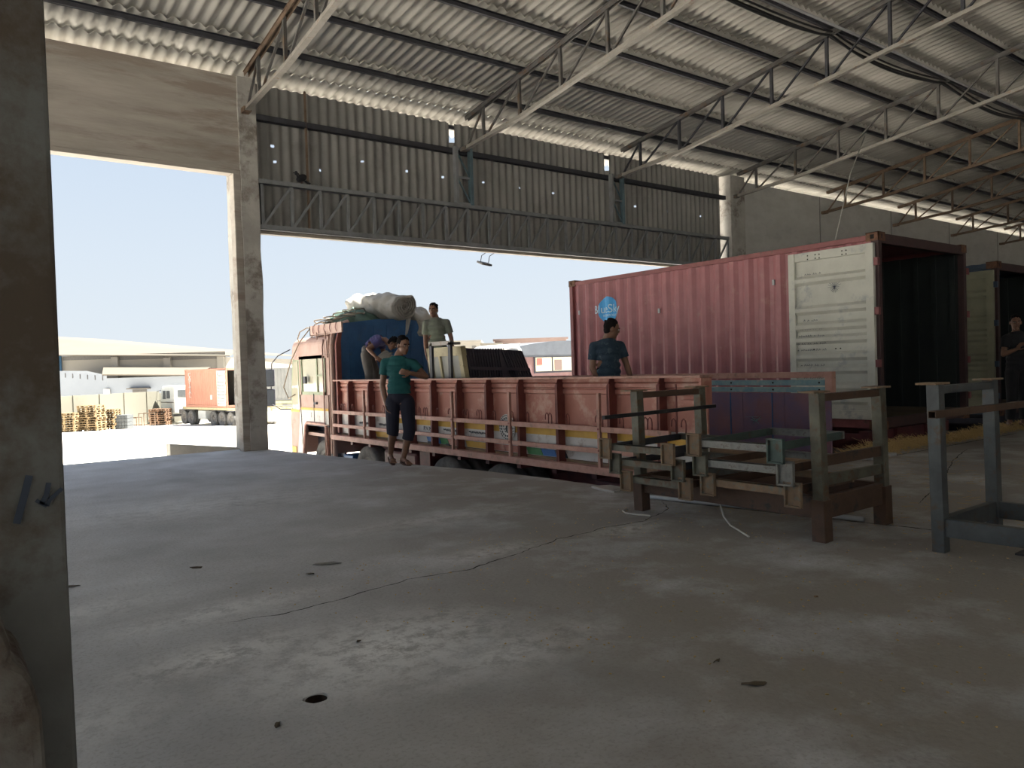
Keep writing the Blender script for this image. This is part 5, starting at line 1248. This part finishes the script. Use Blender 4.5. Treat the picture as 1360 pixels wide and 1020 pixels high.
# pallets: one built with its parts, the rest copied
def make_pallet(m):
    t = thing('pallet', 'p', 'pallet', (0,0,-50), group='wooden pallets stacked across the yard')
    for i, y in enumerate((0, .45, .9)):
        for x in (0, .55, 1.1):
            pass
    g = MB()
    for i in range(7): g.box(0, 1.2, .155*i, .155*i+.1, .122, .144)
    obj('deck', g, m, t)
    g = MB()
    for x in (0,.55,1.1):
        g.box(x, x+.1, 0, 1.03, .1, .122)
        for y in (0,.45,.9): g.box(x, x+.1, y, y+.13, .022, .1)
    obj('blocks', g, m, t)
    g = MB()
    for y in (0,.45,.9): g.box(0, 1.2, y, y+.13, 0, .022)
    obj('base_boards', g, m, t); return t
pA = make_pallet(M['pallet']); pB = make_pallet(M['pallet_red'])
used = set()
def pstack(src, lat, dep, z, n, label, rot=0., seed=0):
    rnd = random.Random(seed)
    for k in range(n):
        x, y, _ = cam_frame(lat+rnd.uniform(-.04,.04), dep+rnd.uniform(-.05,.05)); lo = (x, y, z+.145*k)
        pos = 'bottom' if k == 0 else 'top' if k == n-1 else None
        lab = label+(', %s one' % pos if pos else ', mid-stack')
        rz = -YAW+rot+rnd.uniform(-.07,.07)
        if src.name not in used: used.add(src.name); src.location = lo; src.rotation_euler = (0,0,rz); src['label'] = lab
        else: dup(src, lo, rz, lab)
pstack(pA, -27.75, 46.4, -1.9, 8, 'wooden pallet in the leftmost stack beside the near pillar', .1, 1)
pstack(pA, -26.75, 47.2, -1.92, 11, 'wooden pallet in the tall stack against the cream wall', -.05, 2)
pstack(pA, -27.8, 49.1, -1.94, 8, 'wooden pallet in the stack behind the tall one', .1, 3)
pstack(pA, -26.45, 48.6, -1.97, 9, 'wooden pallet in the stack right of the tall one', .08, 4)
pstack(pB, -25.6, 54.0, -2.12, 8, 'red-brown pallet in the lone stack left of the white tractor', .05, 5)
t = far('block_cube', 'grey cube of stacked blocks beside the pallets', 'blocks', -24.95, 49.3, -1.99)
g = MB()
for i in range(4):
    for k in range(4): g.box(-.38+.2*i, -.2+.2*i, -.4, .4, .02+.23*k, .23+.23*k)
obj('blocks', g, M['crate_grey'], t); g = MB(); g.box(-.4,.42,-.42,.42,0,.03); obj('base', g, M['pallet'], t)
for (lat, wd, h_, lab) in ((-24.95,.7,.68,'low thin metal rack frame next to the grey blocks'),(-24.1,.72,.95,'taller thin metal rack frame left of the lone pallet stack')):
    if not lab: continue
    t = far('rack_frame', lab, 'metal frame', lat-.35, 50.2, -2.0)
    for x in (0, wd):
        for y in (0, .7):
            g = MB(); g.box(x-.02, x+.02, y-.02, y+.02, 0, h_); obj('leg', g, M['steel_rust'], t)
    for z in (.15, h_-.04):
        g = MB(); g.box(0, wd, -.02, .02, z, z+.04); g.box(0, wd, .68, .72, z, z+.04); obj('rail', g, M['steel_rust'], t)

# tractor with red container on the far side of the yard
HD = math.atan2(.165, .986)      # heading a little left of straight out
base = Vector(cam_frame(-18.35, 49.4))
TT = thing('container_truck', 'white tractor and flatbed trailer standing across the yard under the orange-brown container', 'truck', (base.x, base.y, -2.08), HD)
def cbx(name, x0, x1, y0, y1, z0, z1, m, p=None, b=0): return obj(name, MB().box(x0,x1,y0,y1,z0,z1), m, p or TT, bevel=b)
for x in (.7, 1.7): cbx('chassis_beam', x-.06, x+.06, -4.5, 8.3, .95, 1.2, M['cream'])
cbx('deck_edge', 0, .06, -4.5, 6.4, 1.08, 1.22, M['cream']); cbx('deck_edge', 2.38, 2.44, -4.5, 6.4, 1.08, 1.22, M['cream'])
for y in (-4.4,-2.5,0,2,4,6.2): cbx('cross_beam', 0, 2.44, y, y+.12, 1.05, 1.2, M['cream'])
for y in (.9, 2.1, -.3, -1.5):
    for x in (.14, .42, 2.02, 2.3): wheel(TT, (x, y, .5), .5, .25, side=-1 if x < 1 else 1)
    cbx('mudguard', -.02, .5, y-.5, y+.5, 1.0, 1.04, M['steel_dark'])
cbx('side_box', 0.05, .5, 3.2, 4.3, .45, 1.0, M['cab_white'])
for y, du in ((5.5,1),(6.55,1),(9.35,0)):
    for x, s in ((.16,-1),(2.28,1)):
        wheel(TT, (x, y, .5), .5, .25, side=s)
        if du: wheel(TT, (x-.28*s, y, .5), .5, .25, side=s)
cbx('mudguard', -.03, .5, 4.95, 7.1, 1.02, 1.06, M['steel_dark'])
g = MB(); g.prism([(8.0,.75),(8.75,.75),(8.85,1.05),(9.85,1.05),(10.0,.6),(10.35,.55),(10.35,1.75),(10.1,2.62),(9.9,2.72),(8.05,2.72),(8.0,2.6)], 0.02, 2.42, 'x'); CB = obj('cab', g, M['cab_white'], TT, bevel=.05)
g = MB(); g.prism([(8.7,1.8),(9.25,1.8),(9.25,2.35),(8.7,2.35)], 0.0, .02, 'x'); g.prism([(9.4,1.75),(9.95,1.75),(9.85,2.35),(9.4,2.35)], 0.0, .02, 'x'); obj('side_window', g, M['truck_glass'] if 'truck_glass' in M else M['crate_grey'], CB)
g = MB(); g.box(.3,1.1,7.98,8.0,1.9,2.4); g.box(1.35,2.15,7.98,8.0,1.9,2.4); obj('rear_window', g, M['crate_grey'], CB)
g = MB(); g.box(-.01,.02,8.1,10.3,1.5,1.54); obj('paint_line', g, M['far_roof'], CB)
g = MB(); g.tube([(0.02,10.2,2.4),(-.25,10.5,2.3),(-.28,10.5,1.7),(0,10.3,1.6)], .02, 6); g.box(-.33,-.2,10.45,10.52,1.75,2.2); obj('mirror', g, M['chassis_dark'], CB)
cbx('bumper', .05, 2.4, 10.3, 10.5, .4, .8, M['steel_dark'])
cbx('air_tank', .3, .6, 7.3, 7.9, .7, 1.0, M['steel_grey'])
cbx('rear_guard', .1, 2.34, -4.55, -4.45, .45, 1.1, M['cream'])
MT_FAR = dict(side=M['far_cont'], inner=M['far_grey'], rail=M['far_cont'], floor=M['cont_floor'], end=M['far_cont'], cast=M['far_cont'], door=M['far_door'])
fc = container('orange-brown container with white vertical lettering on the tractor trailer across the yard', (base.x, base.y, -2.08+1.22), HD, 6.06, 2.6, MT_FAR, detail=False)
for k, ch in enumerate('CAPITAL'):
    mb = text_mb(ch, .38, 1.7); o_ = MB(); o_.v = [(.006-v[2]*2, 5.35-v[0], 2.22-.24*k+v[1]) for v in mb.v]; o_.f = mb.f; obj('letter', o_, M['white_paint'], fc)
obj('number_patch', MB().box(.005,.015,2.05,2.35,.55,.85), M['white_paint'], fc)
# second trailer with a grey container
b2 = Vector(cam_frame(-19.3, 62.5))
g2_ = far('parked_trailer', 'cream trailer parked across the yard under the grey container, right of the tall column', 'trailer', -20.5, 61.5, -2.15)
for x in (0,):
    obj('deck', MB().box(-.2,5.2,0,2.4,1.0,1.25), M['cream'], g2_)
obj('cross_beam', MB().box(-.2,5.2,-.06,0,.85,.95), M['cream'], g2_)
for x in (.3,1.2,2.2,3.6,4.5,5.2):
    wheel(g2_, (x, .2, .5), .5, .5, axis='y', side=-1)
obj('guard_plate', MB().box(2.1,3.1,-.1,-.05,.45,.95), M['far_grey'], g2_); obj('lamp_board', MB().box(.2,1.0,-.1,-.05,.55,.9), M['far_cont'], g2_); obj('lamp_board', MB().box(3.7,4.5,-.1,-.05,.55,.9), M['far_cont'], g2_)
MT_G = dict(side=M['far_grey'], inner=M['far_grey'], rail=M['far_grey'], floor=M['cont_floor'], end=M['far_grey'], cast=M['far_grey'], door=M['far_door'])
x_, y_, _ = cam_frame(-15.2, 61.6)
container('grey ribbed container on the parked cream trailer, right of the tall column', (x_, y_, -2.15+1.25), -YAW+PI/2, 5.6, 2.65, MT_G, doors=False, detail=False)

# other truck behind the bed: maroon cab with slate canopy
OT = thing('covered_truck', 'dull maroon truck with a slate canopy and split window parked outside behind the loaded truck', 'truck', (16.2, 19.6, -1.15), world=True)
def ob(name, x0, x1, y0, y1, z0, z1, m, p=None, b=0): return obj(name, MB().box(x0,x1,y0,y1,z0,z1), m, p or OT, bevel=b)
ob('side_panel', 14.75, 19.2, 19.0, 19.06, -.3, 1.62, M['dull_pink']); ob('body', 14.75, 19.2, 19.06, 21.3, -.3, 1.0, M['dull_pink'])
ob('side_panel', 14.75, 14.8, 19.0, 21.3, -.3, 1.62, M['dull_pink'])
g = MB(); sec = [(14.72+ (4.6)*i/16, 1.70+.33*math.sin(PI*min(1,(.12+i/16*.88)))**.7) for i in range(17)]
g.prism([(14.72,1.58)]+sec+[(19.32,1.58)], 18.95, 21.4, 'y'); obj('canopy', g, M['canopy'], OT)
ob('gutter', 14.75, 19.25, 18.96, 19.0, 1.52, 1.60, M['canopy'])
g = MB(); g.add([(12.9,19.2,1.42),(14.8,19.0,1.96),(14.8,21.2,1.96),(12.9,21.0,1.42),(12.9,19.2,1.38),(14.8,19.0,1.90),(14.8,21.2,1.90),(12.9,21.0,1.38)], [(0,1,2,3),(7,6,5,4),(0,4,5,1),(1,5,6,2),(2,6,7,3),(3,7,4,0)]); obj('front_sheet', g, M['conduit'], OT)
g = MB(); g.tube([(14.75,18.97,1.35),(14.75,18.97,1.75),(14.68,18.97,1.83),(14.4,18.98,1.86),(13.7,19.0,1.74)], .05, 8); obj('hoop', g, M['conduit'], OT, smooth=True)
wfr = obj('window_frame', MB().box(15.30,16.95,18.97,19.0,1.00,1.56), M['chassis_dark'], OT, bevel=.01)
ob('pane', 15.36, 16.02, 18.962, 18.97, 1.06, 1.50, M['glass'], wfr); ob('pane', 16.08, 16.89, 18.962, 18.97, 1.06, 1.50, M['glass'], wfr)
ob('pane_reflection', 15.40, 15.62, 18.955, 18.962, 1.26, 1.48, M['win_red'], wfr); ob('pane_reflection', 16.14, 16.45, 18.955, 18.962, 1.08, 1.42, M['far_pink'], wfr)  # reflections in the panes painted as coloured patches
for x in (15.4, 18.4):
    wheel(OT, (x, 19.15, -.62), .5, .28, axis='y', side=-1)
